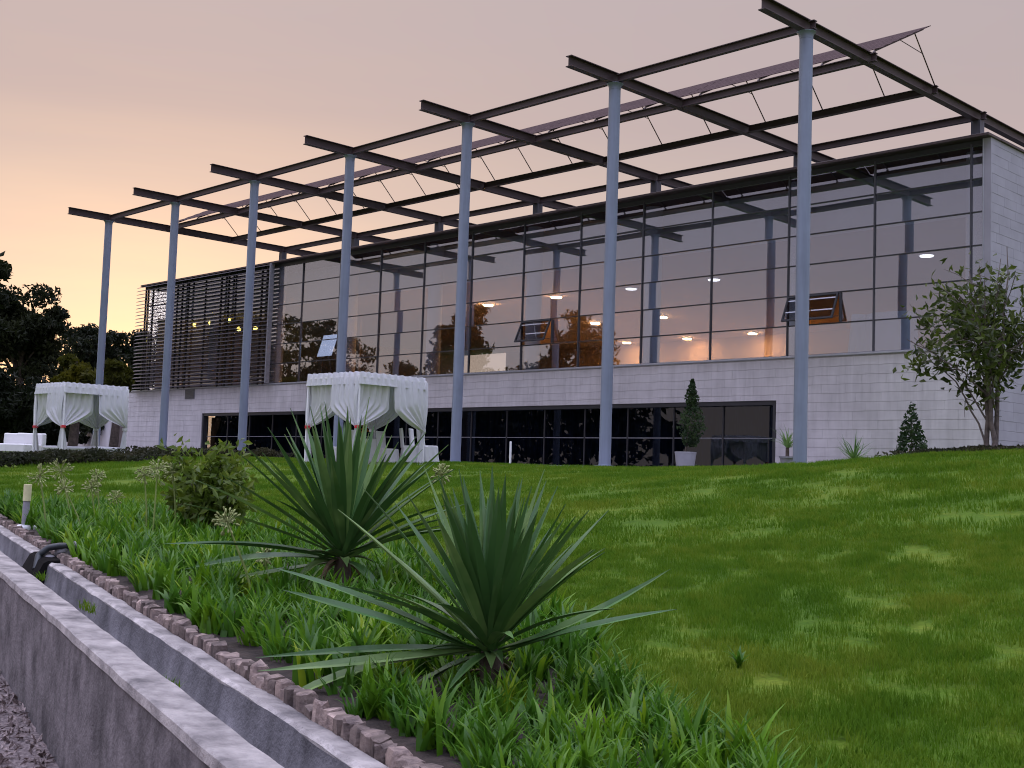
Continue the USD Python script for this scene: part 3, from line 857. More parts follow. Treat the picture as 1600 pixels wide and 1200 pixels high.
# ------------------------------------------------------------------ yuccas
def ribbon(p0, pc, p1, w, nseg=9, fold=.35, twist=0.0):
    s = np.linspace(0, 1, nseg + 1)[:, None]
    P = (1 - s) ** 2 * p0 + 2 * s * (1 - s) * pc + s ** 2 * p1
    tg = np.gradient(P, axis=0); tg /= np.linalg.norm(tg, axis=1, keepdims=True)
    h = (p1 - p0) * [1, 1, 0]
    if np.linalg.norm(h) < .02:
        h = np.array([1.0, 0.3, 0])
    h /= np.linalg.norm(h)
    side = np.cross([0, 0, 1.0], h)
    side = side[None] - (tg @ side)[:, None] * tg
    side /= np.linalg.norm(side, axis=1, keepdims=True)
    nrm = np.cross(side, tg) * -1.0
    if twist:
        a = twist * s
        side, nrm = side * np.cos(a) + nrm * np.sin(a), nrm * np.cos(a) - side * np.sin(a)
    s1 = s[:, 0]
    prof = np.minimum(.62 + 1.1 * s1, 1.0) * np.clip(1 - np.clip((s1 - .42) / .58, 0, 1) ** 1.6, .015, 1)
    W = (w / 2 * prof)[:, None]
    up = np.where(nrm[:, 2:] >= 0, nrm, nrm)
    L, C, R_ = P - side * W + up * W * fold, P, P + side * W + up * W * fold
    th = up * .004
    v = np.stack([L, C, R_, C - th], 1).reshape(-1, 3)
    f = []
    for i in range(nseg):
        a = i * 4
        for j, k in ((0, 1), (1, 2), (2, 3), (3, 0)):
            f.append((a + j, a + k, a + 4 + k, a + 4 + j))
    return MB().add(v, f).get()

def make_yucca(label, crown_px, D, foot_xy, tips, rng, extra, L, W, mids={}, light=0):
    C = at_dist(*crown_px, D)
    zg = zat(foot_xy) - .05
    y = thing('yucca', label, 'yucca', (foot_xy[0], foot_xy[1], zg))
    O = np.array([foot_xy[0], foot_xy[1], zg])
    base = C - O
    px = D / FPX
    obj('trunk', MB().tube([(0, 0, 0), tuple(base * .5 + [0, .01, 0]), tuple(base)], [.085, .075, .05], 10).get(), M['bark'], y, smooth=40)
    for k, (tx, ty) in enumerate(tips):
        d2 = np.array([(tx - crown_px[0]) * px, -(ty - crown_px[1]) * px])
        r = np.linalg.norm(d2)
        dep = math.sqrt(max(L * L - r * r, 0)) * rng.choice([-1, 1]) * rng.uniform(.5, .95)
        if (tx, ty) in mids:
            dep = -.18 + .1 * rng.normal()
        tip = RX * d2[0] + UX * d2[1] + FX * dep
        p0 = base + tip / max(np.linalg.norm(tip), .01) * .05 + np.array([0, 0, -.03 + .05 * rng.random()])
        p1 = base + tip
        if (tx, ty) in mids:
            mx, my = mids[(tx, ty)]
            m = base + RX * (mx - crown_px[0]) * px - UX * (my - crown_px[1]) * px + FX * dep * .55
            pc = 2 * m - .5 * (p0 + p1)
        else:
            pc = (p0 + p1) / 2 + np.array([0, 0, .05 * np.linalg.norm(tip[:2])])
        obj('leaf', ribbon(p0, pc, p1, W * rng.uniform(.85, 1.15), twist=(-np.sign(np.cross([0, 0, 1.0], (p1 - p0) * [1, 1, 0]) @ -FX) * rng.uniform(.6, 1.0) if (tx, ty) in mids else rng.normal() * .25)), M['yucca'], y, smooth=30)
    for k in range(extra):
        az = rng.uniform(0, 2 * np.pi); el = math.radians(rng.choice([rng.uniform(15, 50), rng.uniform(48, 86)], p=[.3, .7]))
        ll = L * rng.uniform(.72, .98)
        d = np.array([math.cos(az) * math.cos(el), math.sin(az) * math.cos(el), math.sin(el)])
        p0 = base + d * .04 + np.array([0, 0, rng.uniform(-.02, .03)])
        p1 = base + d * ll - np.array([0, 0, (math.cos(el) ** 2) * .10])
        pc = base + d * ll * .5 + np.array([0, 0, .05 * math.cos(el)])
        obj('leaf', ribbon(p0, pc, p1, W * rng.uniform(.8, 1.1), twist=rng.normal() * .2), M['yucca'], y, smooth=30)
    for k in range(7):                                         # short crumpled leaves at the heart
        az = rng.uniform(0, 2 * np.pi); el = math.radians(rng.uniform(-50, 20)); ll = L * rng.uniform(.15, .4)
        d = np.array([math.cos(az) * math.cos(el), math.sin(az) * math.cos(el), math.sin(el)])
        p1 = base + d * ll
        obj('leaf', ribbon(base * .97, base + d * ll * .5 + [0, 0, .05], p1, W * .9, nseg=6), M['yucca'], y, smooth=30)
    for k in range(9):
        az = rng.uniform(0, 2 * np.pi); ll = rng.uniform(.16, .3)
        q0 = base * rng.uniform(.5, .95); d = np.array([math.cos(az), math.sin(az), 0])
        obj('dead_leaf', ribbon(q0, q0 + d * ll * .6 + [0, 0, .03], q0 + d * ll * .8 - [0, 0, min(q0[2] - .02, ll * .7)], W * .6, nseg=6), M['dead_leaf'], y, smooth=30)
    return y

tips1 = [(573, 769), (660, 741), (721, 758), (747, 751), (790, 741), (768, 738), (816, 762), (855, 767), (872, 773), (911, 793), (955, 814), (911, 840), (647, 769), (534, 801), (1037, 888), (1041, 940), (443, 884), (465, 910), (413, 1022), (425, 1032), (417, 1107), (569, 1191), (638, 1113), (829, 1174),
         (700, 765), (735, 775), (805, 770), (835, 785), (890, 800), (690, 790), (610, 800), (780, 760), (850, 745), (560, 860)]
mids1 = {(417, 1107): (560, 1042), (569, 1191): (640, 1082), (638, 1113): (690, 1052), (829, 1174): (812, 1085), (413, 1022): (600, 1012), (425, 1032): (610, 1022), (443, 884): (590, 940), (465, 910): (600, 958), (1037, 888): (900, 968), (1041, 940): (905, 975)}
r1 = np.random.default_rng(21)
f1 = at_dist(775, 1095, 6.22)
make_yucca('large green yucca in the near foreground, its leaves reaching over the brick edging', (765, 1018), 6.12, f1[:2], tips1, r1, 40, 1.0, .068, mids1)
tips2 = [(392, 725), (412, 692), (440, 668), (465, 665), (487, 640), (505, 662), (545, 650), (575, 668), (600, 660), (628, 690), (648, 712), (655, 735), (700, 745), (720, 800), (375, 735), (322, 748), (308, 782), (278, 842), (300, 885), (330, 905), (350, 830), (395, 705), (640, 690), (560, 662), (520, 668), (460, 915), (610, 925), (700, 805), (480, 690), (615, 705)]
mids2 = {(278, 842): (410, 848), (300, 885): (420, 868), (330, 905): (440, 890), (460, 915): (495, 880), (610, 925): (575, 890)}
c2 = at_dist(535, 872, 9.0)
make_yucca('dark bluish green yucca further along the bed, standing in front of the white canopies', (535, 870), 9.0, c2[:2], tips2, np.random.default_rng(22), 42, 1.22, .076, mids2)

# ------------------------------------------------------------------ strap-leaved planting
def clump(rng, n, L, W, spread=.09):
    az = rng.uniform(0, 2 * np.pi, n); r = spread * np.sqrt(rng.random(n))
    b = np.c_[r * np.cos(az * 1.7), r * np.sin(az * 1.7), np.zeros(n)]
    l0 = rng.uniform(.05, .5, n)
    return blades(b, az, L * rng.uniform(.6, 1.15, n), W * rng.uniform(.7, 1.2, n), l0, l0 + rng.uniform(.25, 1.5, n), 6, fold=.25, power=1.6)
rng = np.random.default_rng(31)
ag_protos = []
def instancer(name, protos, mats, pos, rot, scl, idx, parent='/World', extra=None):
    path = f'{parent}/{name}'
    pi = UsdGeom.PointInstancer.Define(stage, path)
    tg = []
    for k, (pm, mt) in enumerate(zip(protos, mats)):
        p = f'{path}/prototypes/{name}_tuft' + ('' if k == 0 else f'_{k:03d}')
        UsdGeom.Scope.Define(stage, f'{path}/prototypes')
        usdkit.mesh(stage, p, pm, mt, True)
        tg.append(p)
    pi.CreatePrototypesRel().SetTargets(tg)
    pi.CreatePositionsAttr(Vt.Vec3fArray.FromNumpy(np.asarray(pos, np.float32)))
    pi.CreateProtoIndicesAttr(Vt.IntArray.FromNumpy(np.asarray(idx, np.int32)))
    pi.CreateOrientationsAttr(Vt.QuathArray([Gf.Quath(float(q[0]), float(q[1]), float(q[2]), float(q[3])) for q in rot]))
    pi.CreateScalesAttr(Vt.Vec3fArray.FromNumpy(np.asarray(scl, np.float32)))
    return pi.GetPrim()
def qz(a):
    return np.c_[np.cos(a / 2), 0 * a, 0 * a, np.sin(a / 2)]
def qmul(a, b):
    w, x, y, z = a.T; W, X, Y, Z = b.T
    return np.c_[w * W - x * X - y * Y - z * Z, w * X + x * W + y * Z - z * Y, w * Y - x * Z + y * W + z * X, w * Z + x * Y - y * X + z * W]
ag_protos = [clump(rng, 22, .38, .044) for _ in range(6)]
pts = []
while len(pts) < 1050:
    t = 1.8 + 15.4 * rng.random(); s = rng.uniform(2.2, edge(t) - .08)
    if t < 5.6 and s < 3.5 and rng.random() < .15:
        continue
    if np.hypot(*(CAM[:2] + t * DH + s * NH - f1[:2])) < .16 or np.hypot(*(CAM[:2] + t * DH + s * NH - c2[:2])) < .2:
        continue
    pts.append((t, s))
pts = np.array(pts)
P = np.array([np.r_[CAM[:2] + t * DH + s * NH, 0] for t, s in pts]); P[:, 2] = rbf(P[:, :2]) - .005
sc = rng.uniform(.65, 1.05, len(P)) * np.where(pts[:, 0] < 5.6, np.where(pts[:, 1] < 3.5, .72, .85), 1.0)
spots = [((690, 1175), 'strap-leaved clump at the bottom edge, left of the two orange-tipped leaves'), ((765, 1195), 'strap-leaved clump at the bottom edge straight below the foreground yucca trunk'), ((875, 1185), 'strap-leaved clump at the bottom edge right of the drooping yucca leaf'),
         ((905, 1110), 'upright strap-leaved clump against the lawn, first right of the foreground yucca'), ((955, 1120), 'upright strap-leaved clump against the lawn, second right of the foreground yucca'), ((1015, 1175), 'broad strap-leaved clump at the bottom edge under the second upright clump'),
         ((1085, 1195), 'strap-leaved clump at the bottom edge, second from the right end of the bed'), ((1170, 1205), 'last strap-leaved clump at the right end of the bed along the bottom edge'), ((485, 1085), 'yellowish strap-leaved clump close to the bricks under the long arching yucca leaf'),
         ((610, 1130), 'strap-leaved clump in shade below the drooping left leaves of the foreground yucca')]
for (px, py), lb in spots:
    c = at_z(px, py, -1.40)
    c[2] = float(rbf(c[None, :2])[0])
    o = thing('agapanthus_clump', lb, 'agapanthus', c)
    r_ = np.random.default_rng(px)
    m = clump(r_, 22, .33, .040)
    for q in range(22):
        nv = len(m[0]) // 22; nf = len(m[1]) // 22
        obj('leaf', (m[0][q * nv:(q + 1) * nv], m[1][q * nf:(q + 1) * nf] - q * nv), M['agapanthus'], o, smooth=True)
rest = np.arange(len(P))
tag(instancer('agapanthus_planting', ag_protos, [M['agapanthus']] * 6, P[rest], qz(rng.uniform(0, 6.28, len(rest))), np.repeat(sc[rest][:, None], 3, 1), rng.integers(0, 6, len(rest))),
    'dense strap-leaved agapanthus filling the planting bed between bricks and lawn', 'ground cover', kind='stuff')
# dry orange leaves among the green
dl = 0
for px, py, D, nm in ((1060 - 237, 1130, 5.9, 'dry orange leaf standing right of the foreground yucca stem'), (849, 1165, 5.6, 'dry orange leaf at the bottom edge, right of the drooping yucca leaf'), (350, 948, 8.9, 'dry orange leaf left of the foreground seed stalk'), (178, 862, 11.6, 'dry orange leaf beside the hose at the gutter'), (316, 893, 10.0, 'dry orange leaf in the middle of the strap-leaved bed'), (402, 972, 8.4, 'dry orange leaf at the foot of the tall seed stalk')):
    p = at_dist(px, py, D)
    b = blades([[0, 0, -.06]], [rng.uniform(0, 6)], .17, .03, .2, .8, 5, fold=.2)
    o = tag(obj('dry_leaf', (b[0] + p, b[1]), M['dry_leaf'], smooth=True), nm, 'dead leaf')

# seed heads on stalks
def make_stalk(label, head, foot, D, r, lean=0):
    H = at_dist(*head, D); F = at_dist(*foot, D); F[2] = min(F[2], H[2] - .15)
    o = thing('agapanthus_seed_head', label, 'seed head', F, 0)
    h = H - F
    obj('stalk', MB().tube([(0, 0, -.1), tuple(h * .5 + [.01, 0, 0]), tuple(h)], [.010, .009, .006], 7).get(), M['stalk'], o, smooth=True)
    rr = np.random.default_rng(int(head[0] * 7 + head[1]))
    mb = MB(); n = 46
    for q in range(n):
        d = rr.normal(size=3); d[2] = d[2] * .8 + .25; d /= np.linalg.norm(d)
        l = r * rr.uniform(.8, 1.15)
        mb.tube([tuple(h), tuple(h + d * l)], [.0018, .0022], 3, False)
        e = h + d * l
        mb.tube([tuple(e - d * .012), tuple(e), tuple(e + d * .014), tuple(e + d * .02)], [.003, .008, .007, .001], 5)
    obj('seed_pods', mb.get(), M['seed'], o, smooth=True)
for args in (('tall pale agapanthus seed head leaning left in front of the dark yucca', (355, 815), (412, 970), 8.7, .085),
             ('faint seed head low beside the base of the dark yucca', (414, 868), (420, 930), 9.4, .06),
             ('brownish seed head leftmost of the cluster by the gutter end', (62, 744), (75, 835), 14.2, .11),
             ('upper brownish seed head in the cluster by the gutter end', (95, 735), (118, 840), 14.6, .12),
             ('green seed head on a bent stalk by the gutter end', (101, 762), (140, 850), 13.6, .085),
             ('lower round seed head right of the bent stalk', (143, 762), (150, 838), 14.3, .09),
             ('upper round seed head right of the bent stalk', (152, 744), (156, 838), 15.0, .08),
             ('small brown seed head drooping over the lawn', (181, 778), (190, 835), 14.5, .08),
             ('left tall seed head before the leafy shrub', (226, 742), (230, 835), 13.3, .085),
             ('middle tall seed head before the leafy shrub', (246, 732), (238, 835), 13.0, .095),
             ('right seed head touching the leafy shrub', (270, 738), (276, 835), 13.4, .10),
             ('lone seed head between the two yuccas against the lawn', (690, 742), (700, 850), 9.6, .075)):
    make_stalk(*args)

# leafy shrub behind the dark yucca
def shrub(name, label, cat, p, rx, rz, n, leaf, mat, rng, stems=9, group=None, elong=.5, top=1.0):
    o = thing(name, label, cat, p, 0, group)
    mb = MB(); cs = []
    for k in range(stems):
        a = rng.uniform(0, 6.28); rr = rx * rng.uniform(.3, .9)
        e = np.array([math.cos(a) * rr, math.sin(a) * rr, rz * rng.uniform(.5, 1.0)])
        m = e * [.35, .35, .55]
        mb.tube([(0, 0, -.1), tuple(m), tuple(e)], [.02, .013, .005], 6)
        cs += [m + (e - m) * q for q in np.linspace(.3, 1, 6)]
    obj('stem', mb.get(), M['grey_bark'], o, smooth=True)
    cs = np.array(cs)
    c = cs[rng.integers(0, len(cs), n)] + rng.normal(size=(n, 3)) * [rx * .16, rx * .16, rz * .12]
    c[:, 2] = np.maximum(c[:, 2], .03)
    obj('foliage', diamonds(c, leaf, leaf * elong, rng, .4), M[mat], o)
    return o
sp = at_dist(335, 845, 13.4)
shrub('leafy_shrub', 'rounded yellow-green broad-leaved shrub behind the dark yucca', 'shrub', (sp[0], sp[1], zat(sp[:2]) - .02), .62, 1.02, 1700, .125, 'shrub', np.random.default_rng(41), 14)
# stone stump, marker post, hose
st = at_dist(600, 1008, 7.7)
v, f = meshkit.arrays(trimesh.creation.cylinder(.055, .2, sections=14).subdivide())[:2]
v = v + .02 * (meshkit.noise(v * 18, 2)[:, None] - .5)
tag(obj('stone_stump', (v + [st[0], st[1], st[2] + .06], f), M['concrete'], smooth=40), 'short grey stone stump among the leaves between the two yuccas', 'stump')
mp = at_dist(38, 832, 14.9)
o = thing('marker_post', 'short grey post with pale yellow top on a white base by the gutter end', 'post', mp)
obj('base', rbox(-.12, .12, -.10, .10, -.12, .09, .025), M['white_paint'], o)
obj('shaft', MB().tube([(0, 0, .09), (.012, 0, .36)], .038, 14).get(), M['grey_metal'], o, smooth=40)
obj('cap', MB().tube([(.012, 0, .361), (.02, 0, .55)], .044, 14).get(), M['straw'], o, smooth=40)
h0 = at_dist(58, 885, 12.0)
hp = [at_dist(*q) for q in ((56, 890, 11.9), (60, 868, 12.0), (75, 856, 12.0), (92, 853, 12.0), (108, 853, 12.0), (120, 858, 12.1))]
tag(obj('drain_hose', MB().tube(np.stack([np.interp(np.linspace(0, 5, 30), np.arange(6), np.array(hp)[:, c]) for c in range(3)], 1), .03, 12).get(), M['black_hose'], smooth=True), 'black bent hose arching out of the gutter into the bed', 'hose')
rr = np.random.default_rng(6)
for px, py, D, r, lb in ((98, 862, 12.05, .075, 'grey stone under the hose, beside the gutter'), (116, 852, 12.3, .06, 'dark stone behind the bent hose'), (78, 872, 12.0, .05, 'small stone inside the bend of the hose')):
    v, f = meshkit.arrays(trimesh.creation.icosphere(3, r))[:2]
    v = v * (1 + .5 * (meshkit.noise(v * 16, 4)[:, None] - .5)) * [1.3, 1, .7] + at_dist(px, py, D)
    tag(obj('rock', (v, f), M['concrete'], smooth=True), lb, 'rock')
# weeds in the joint between wall and gutter
for px, py, D, n, lb in ((65, 902, 11.3, 40, 'tuft of weeds in the gutter below the hose'), (138, 950, 9.3, 60, 'long patch of weeds on the gutter rim near the wall top'), (265, 1072, 6.95, 40, 'small weed tuft on the back edge of the wall top')):
    p = at_dist(px, py, D)
    b = np.c_[rr.normal(size=n) * .11, rr.normal(size=n) * .02, np.zeros(n)]
    c_, s_ = DH
    b = np.c_[b[:, 0] * DH[0] + b[:, 1] * NH[0], b[:, 0] * DH[1] + b[:, 1] * NH[1], b[:, 2] - .02]
    v, f = blades(b, rr.uniform(0, 6.28, n), rr.uniform(.04, .10, n), .008, .3, rr.uniform(.6, 1.6, n), 3)
    tag(obj('weed_tuft', (v + p, f), M['grass_blade'], smooth=True), lb, 'weeds')

# ------------------------------------------------------------------ grass
def tuft(rng, n, size, h, w):
    b = np.c_[rng.uniform(-size / 2, size / 2, (n, 2)), np.full(n, -.01)]
    l0 = rng.uniform(.0, .5, n)
    return blades(b, rng.uniform(0, 6.28, n), h * rng.uniform(.45, 1.2, n), w * rng.uniform(.7, 1.3, n), l0, l0 + rng.uniform(.2, 1.2, n), 3)
rng = np.random.default_rng(51)
gp = [tuft(rng, 170, .30, .062, .0052) for _ in range(5)] + [tuft(rng, 190, .62, .07, .010) for _ in range(5)]
half = math.atan(800 / FPX) + .05
pos, idx, scl = [], [], []
def scatter(d0, d1, step, k0, hs):
    n = int(((d1 ** 2 - d0 ** 2) * half) / step ** 2)
    d = np.sqrt(rng.uniform(d0 ** 2, d1 ** 2, n)); a = YAW + rng.uniform(-half, half, n)
    xy = np.c_[CAM[0] + d * np.sin(a), CAM[1] + d * np.cos(a)]
    t, s = ts(xy)
    ok = ((s > edge(np.clip(t, 1, 17.5)) - .05) | ((t > 17.4) & (s > 2.2))) & ((xy[:, 1] < -1.35) | (xy[:, 0] > 41.2) ) & ((xy[:, 0] < 41) | (xy[:, 1] < 7) | (xy[:, 0] > 42))
    ok &= s > 2.15
    xy = xy[ok]
    z = ground(xy)
    pos.append(np.c_[xy, z]); idx.append(rng.integers(k0, k0 + 5, len(xy)))
    hn = meshkit.fbm(np.c_[xy * .9, np.zeros(len(xy))], 3, 12)
    s_ = hs * (.65 + .8 * hn) * rng.uniform(.85, 1.15, len(xy))
    scl.append(np.c_[np.ones(len(xy)), np.ones(len(xy)), s_])
scatter(3.2, 12.5, .19, 0, 1.0)
scatter(12.2, 24, .40, 5, 1.0)
scatter(24, 56, .62, 5, 1.05)
pos = np.vstack(pos); idx = np.concatenate(idx); scl = np.vstack(scl)
e = .15
gxn = (ground(pos[:, :2] + [e, 0], False) - ground(pos[:, :2] - [e, 0], False)) / (2 * e); gyn = (ground(pos[:, :2] + [0, e], False) - ground(pos[:, :2] - [0, e], False)) / (2 * e)
ax = np.c_[gyn, -gxn]; am = np.hypot(gxn, gyn) + 1e-9; th = np.arctan(np.clip(am, 0, .5))
tilt = np.c_[np.cos(th / 2), ax[:, 0] / am * np.sin(th / 2), ax[:, 1] / am * np.sin(th / 2), 0 * th]
rot = qmul(tilt, qz(rng.uniform(0, 6.28, len(pos))))
tag(instancer('lawn_grass', gp, [M['grass_blade']] * 10, pos, rot, scl, idx), 'short mown green grass with yellowish patches covering the sloping lawn', 'grass', kind='stuff')

# ------------------------------------------------------------------ canopies
def curtain(corner, d1, half, H, tie_z, rng, sway):
    """two half curtains gathered at one post; d1: the two side directions from the corner"""
    mb = MB(); nu, nv = 26, 34
    cx, cy = corner
    for (dx, dy) in d1:
        nx, ny = -dy, dx
        u, v = np.meshgrid(np.linspace(0, 1, nu), np.linspace(0, 1, nv))
        zt = tie_z / H
        z = H * (1 - v)
        up = np.clip((z - tie_z) / (H - tie_z), 0, 1)
        lo = np.clip((tie_z - z) / tie_z, 0, 1)
        width = np.where(z >= tie_z, .07 + (half - .07) * np.clip(up / .55, 0, 1) ** 1.1, .07 + .20 * lo ** .7)
        sag = .10 * np.sin(np.pi * up) * (z >= tie_z)
        a = u * width - .02
        zz = z - 0 * u + np.where(z >= tie_z, -u * 0.0, 0) 
        free = np.where(z >= tie_z, (u ** 2) * .25 * np.sin(np.pi * up), 0)
        zz = zz - free
        fold = (.018 + .03 * up) * np.sin(u * 34 + 3 * sway + v * 2) + .02 * np.sin(u * 13 + sway)
        fold = np.where(z < tie_z, fold * .7 + .03 * np.sin(u * 9 + sway) * lo, fold)
        off = sag * .6 + fold + .03
        X = cx + dx * a + nx * off; Y = cy + dy * a + ny * off
        V = np.dstack([X, Y, np.maximum(zz, .01)]).reshape(-1, 3)
        i, j = np.meshgrid(np.arange(nv - 1), np.arange(nu - 1), indexing='ij')
        q = np.stack([i * nu + j, i * nu + j + 1, (i + 1) * nu + j + 1, (i + 1) * nu + j], -1).reshape(-1, 4)
        mb.add(V, q)
        mb.add(V + [nx * .006, ny * .006, 0], q[:, ::-1])
    return mb.get()
def canopy(label, loc, size, H, rng, ribbons, top_drop=.20):
    o = thing('white_canopy', label, 'canopy', loc)
    h = size / 2
    for sx_ in (-1, 1):
        for sy_ in (-1, 1):
            obj('post', rbox(sx_ * h - .03, sx_ * h + .03, sy_ * h - .03, sy_ * h + .03, -.15, H + .04, .006), M['white_paint'], o)
            c = obj('curtain', curtain((sx_ * h, sy_ * h), ((-sx_, 0), (0, -sy_)), h * .98, H, 1.02 + rng.uniform(-.06, .06), rng, rng.uniform(0, 6)), M['white_cloth'], o, smooth=50)
            obj('tie', MB().tube([(sx_ * h - sx_ * .02, sy_ * h - sy_ * .02, .98), (sx_ * h - sx_ * .02, sy_ * h - sy_ * .02, 1.06)], .085, 12).get(), M['red_cloth' if (sx_, sy_) in ribbons else 'white_cloth'], c, smooth=40)
    # frilled valance round the top and a slightly sagging roof cloth
    n = 220
    per = np.linspace(0, 4, n + 1)
    def sq(p, r):
        k = int(p) % 4; f = p - int(p)
        a = [(-1, -1), (1, -1), (1, 1), (-1, 1)]
        A, B = np.array(a[k], float), np.array(a[(k + 1) % 4], float)
        return (A + (B - A) * f) * r
    rows = []
    for z, amp, r in ((H + .13, .03, .0), (H + .03, .012, .02), (H - .12, .018, .035), (H - top_drop, .022, .05)):
        rows.append([np.r_[sq(p, h + r + amp * math.sin(p * 62 + z * 3)), z + .012 * math.sin(p * 62 + math.sin(p * 17)) * (z > H + .1)] for p in per])
    V = np.array(rows).reshape(-1, 3); w = n + 1
    i, j = np.meshgrid(np.arange(3), np.arange(n), indexing='ij')
    q = np.stack([i * w + j, (i + 1) * w + j, (i + 1) * w + j + 1, i * w + j + 1], -1).reshape(-1, 4)
    mb = MB().add(V, q); inner = V * [.992, .992, 1]; mb.add(inner, q[:, ::-1])
    obj('valance', mb.get(), M['white_cloth'], o, smooth=50)
    g = np.linspace(-h, h, 12); X, Y = np.meshgrid(g, g)
    Z = H + .06 - .10 * np.cos(X / h * 1.5) * np.cos(Y / h * 1.5)
    i, j = np.meshgrid(np.arange(11), np.arange(11), indexing='ij')
    q = np.stack([i * 12 + j, i * 12 + j + 1, (i + 1) * 12 + j + 1, (i + 1) * 12 + j], -1).reshape(-1, 4)
    V = np.c_[X.ravel(), Y.ravel(), Z.ravel()]
    obj('roof_cloth', MB().add(V, q).add(V - [0, 0, .01], q[:, ::-1]).get(), M['white_cloth'], o, smooth=True)
    for a, b in (((-h, -h), (h, -h)), ((h, -h), (h, h)), ((h, h), (-h, h)), ((-h, h), (-h, -h))):
        obj('rail', MB().bar((*a, H), (*b, H), .045, .045).get(), M['white_paint'], o)
    return o
rng = np.random.default_rng(61)
cA = at_dist(95, 717, 40.0); cA[2] = zat(cA[:2])
LA = np.array([cA[0] - 1.05, cA[1] + 1.05, cA[2] - .03])
canopy('white curtained canopy over low cushions, beside the annex at the left', LA, 2.1, 2.28, rng, {(-1, -1), (1, -1)})
cB = at_dist(560, 728, 32.0); cB[2] = zat(cB[:2])
LB = np.array([cB[0] - 1.2, cB[1] + 1.1, cB[2] - .03])
canopy('larger white curtained canopy with red ties behind the dark yucca', LB, 2.3, 2.36, rng, {(-1, -1), (1, -1)})
# low cushions in the left canopy
def pouf(loc, sx_, sy_, h, label, rz=0):
    o = thing('low_cushion', label, 'seat', loc, rz)
    obj('seat_box', rbox(-sx_ / 2, sx_ / 2, -sy_ / 2, sy_ / 2, 0, h - .13, .03), M['cream_cushion'], o, smooth=30)
    obj('seat_pad', rbox(-sx_ / 2 - .015, sx_ / 2 + .015, -sy_ / 2 - .015, sy_ / 2 + .015, h - .127, h, .05), M['white_cloth'], o, smooth=30)
pouf(LA + [-.05, -.45, 0], 1.5, .8, .42, 'long low white cushion at the front of the left canopy')
pouf(LA + [.6, .55, 0], .8, .9, .44, 'square low white cushion at the right of the left canopy')
# table and chairs under and beside the right canopy
def chair(loc, rz, label, src=None):
    if src is not None:
        return dup(src, loc, rz, label)
    o = thing('covered_chair', label, 'chair', loc, rz, 'white covered chairs by the canopy')
    obj('seat', rbox(-.21, .21, -.21, .21, .44, .49, .015), M['cream_cushion'], o)
    v, f = rbox(-.22, .22, .19, .235, .42, .97, .015)
    v = np.array(v); v[:, 1] += (v[:, 2] - .42) * .12
    obj('backrest', (v, f), M['white_cloth'], o)
    xs = np.linspace(0, 1, 48, endpoint=False)
    def ring(r, z, amp):
        out = []
        for p in xs:
            k = int(p * 4); fr = p * 4 - k
            a = [(-1, -1), (1, -1), (1, 1), (-1, 1)]
            A, B = np.array(a[k], float), np.array(a[(k + 1) % 4], float)
            out.append(np.r_[(A + (B - A) * fr) * (r + amp * math.sin(p * 6.283 * 12)), z])
        return np.array(out)
    V = np.vstack([ring(.212, .475, 0), ring(.225, .25, .01), ring(.25, .03, .02)]); k = np.arange(48)
    obj('skirt', MB().add(V, np.concatenate([np.stack([k + a, k + a + 48, (k + 1) % 48 + a + 48, (k + 1) % 48 + a], 1) for a in (0, 48)])).get(), M['white_cloth'], o, smooth=40)
    for sx_ in (-.18, .18):
        for sy_ in (-.18, .18):
            obj('leg', MB().bar((sx_, sy_, 0), (sx_, sy_, .44), .03, .03).get(), M['white_paint'], o)
    return o
def table(loc, r, h, label):
    o = thing('round_table', label, 'table', loc)
    obj('tabletop', disc(r, h - .03, h), M['white_cloth'], o, smooth=30)
    xs = np.linspace(0, 2 * np.pi, 72, endpoint=False); k = np.arange(72)
    rings = [np.c_[(rr_ + a * np.sin(xs * 11)) * np.cos(xs), (rr_ + a * np.sin(xs * 11)) * np.sin(xs), np.full(72, z)] for rr_, a, z in ((r + .006, 0, h + .004), (r + .02, .012, h - .2), (r + .05, .04, .03))]
    V = np.vstack(rings + [[[0, 0, h + .005]]])
    f = np.concatenate([np.stack([k + a, k + a + 72, (k + 1) % 72 + a + 72, (k + 1) % 72 + a], 1) for a in (0, 72)])
    obj('cloth', MB().add(V, f).add(V[[*range(72), -1]], [(a, (a + 1) % 72, 72) for a in range(72)]).get(), M['white_cloth'], o, smooth=40)
    obj('pedestal', MB().tube([(0, 0, 0), (0, 0, h - .04)], .05, 10).get(), M['grey_metal'], o)
    return o
def ongr(px, py, D):
    p = at_dist(px, py, D); p[2] = zat(p[:2]); return p
pc = LB + [-.2, .1, .0]
table(pc, .55, .74, 'round table under a white cloth inside the right canopy')
g = thing('flower_vase', 'small orange flowers in a white vase on the round table', 'vase', pc + [0, 0, .746])
obj('vase', trimesh.creation.revolve(np.array([(0, 0), (.05, 0), (.07, .06), (.035, .14), (.05, .18), (.04, .178), (0, .1)]), sections=18), M['white_paint'], g, smooth=40)
rf = np.random.default_rng(8)
obj('flowers', diamonds(rf.normal(size=(70, 3)) * .06 + [0, 0, .25], .05, .04, rf), M['dry_leaf'], g)
ch0 = chair(ongr(640, 722, 33.6), 2.6, 'covered white chair, leftmost of the row right of the canopy')
chair(ongr(655, 722, 34.2), 2.2, 'covered white chair, middle of the row right of the canopy', ch0)
chair(ongr(668, 722, 34.8), 2.9, 'covered white chair, rightmost of the row right of the canopy', ch0)
chair(pc + [-.75, -.25, 0], -1.2, 'covered white chair left of the round table in the canopy', ch0)
chair(pc + [.75, .3, 0], 1.9, 'covered white chair right of the round table in the canopy', ch0)
chair(pc + [.1, -.8, 0], .1, 'covered white chair in front of the round table in the canopy', ch0)
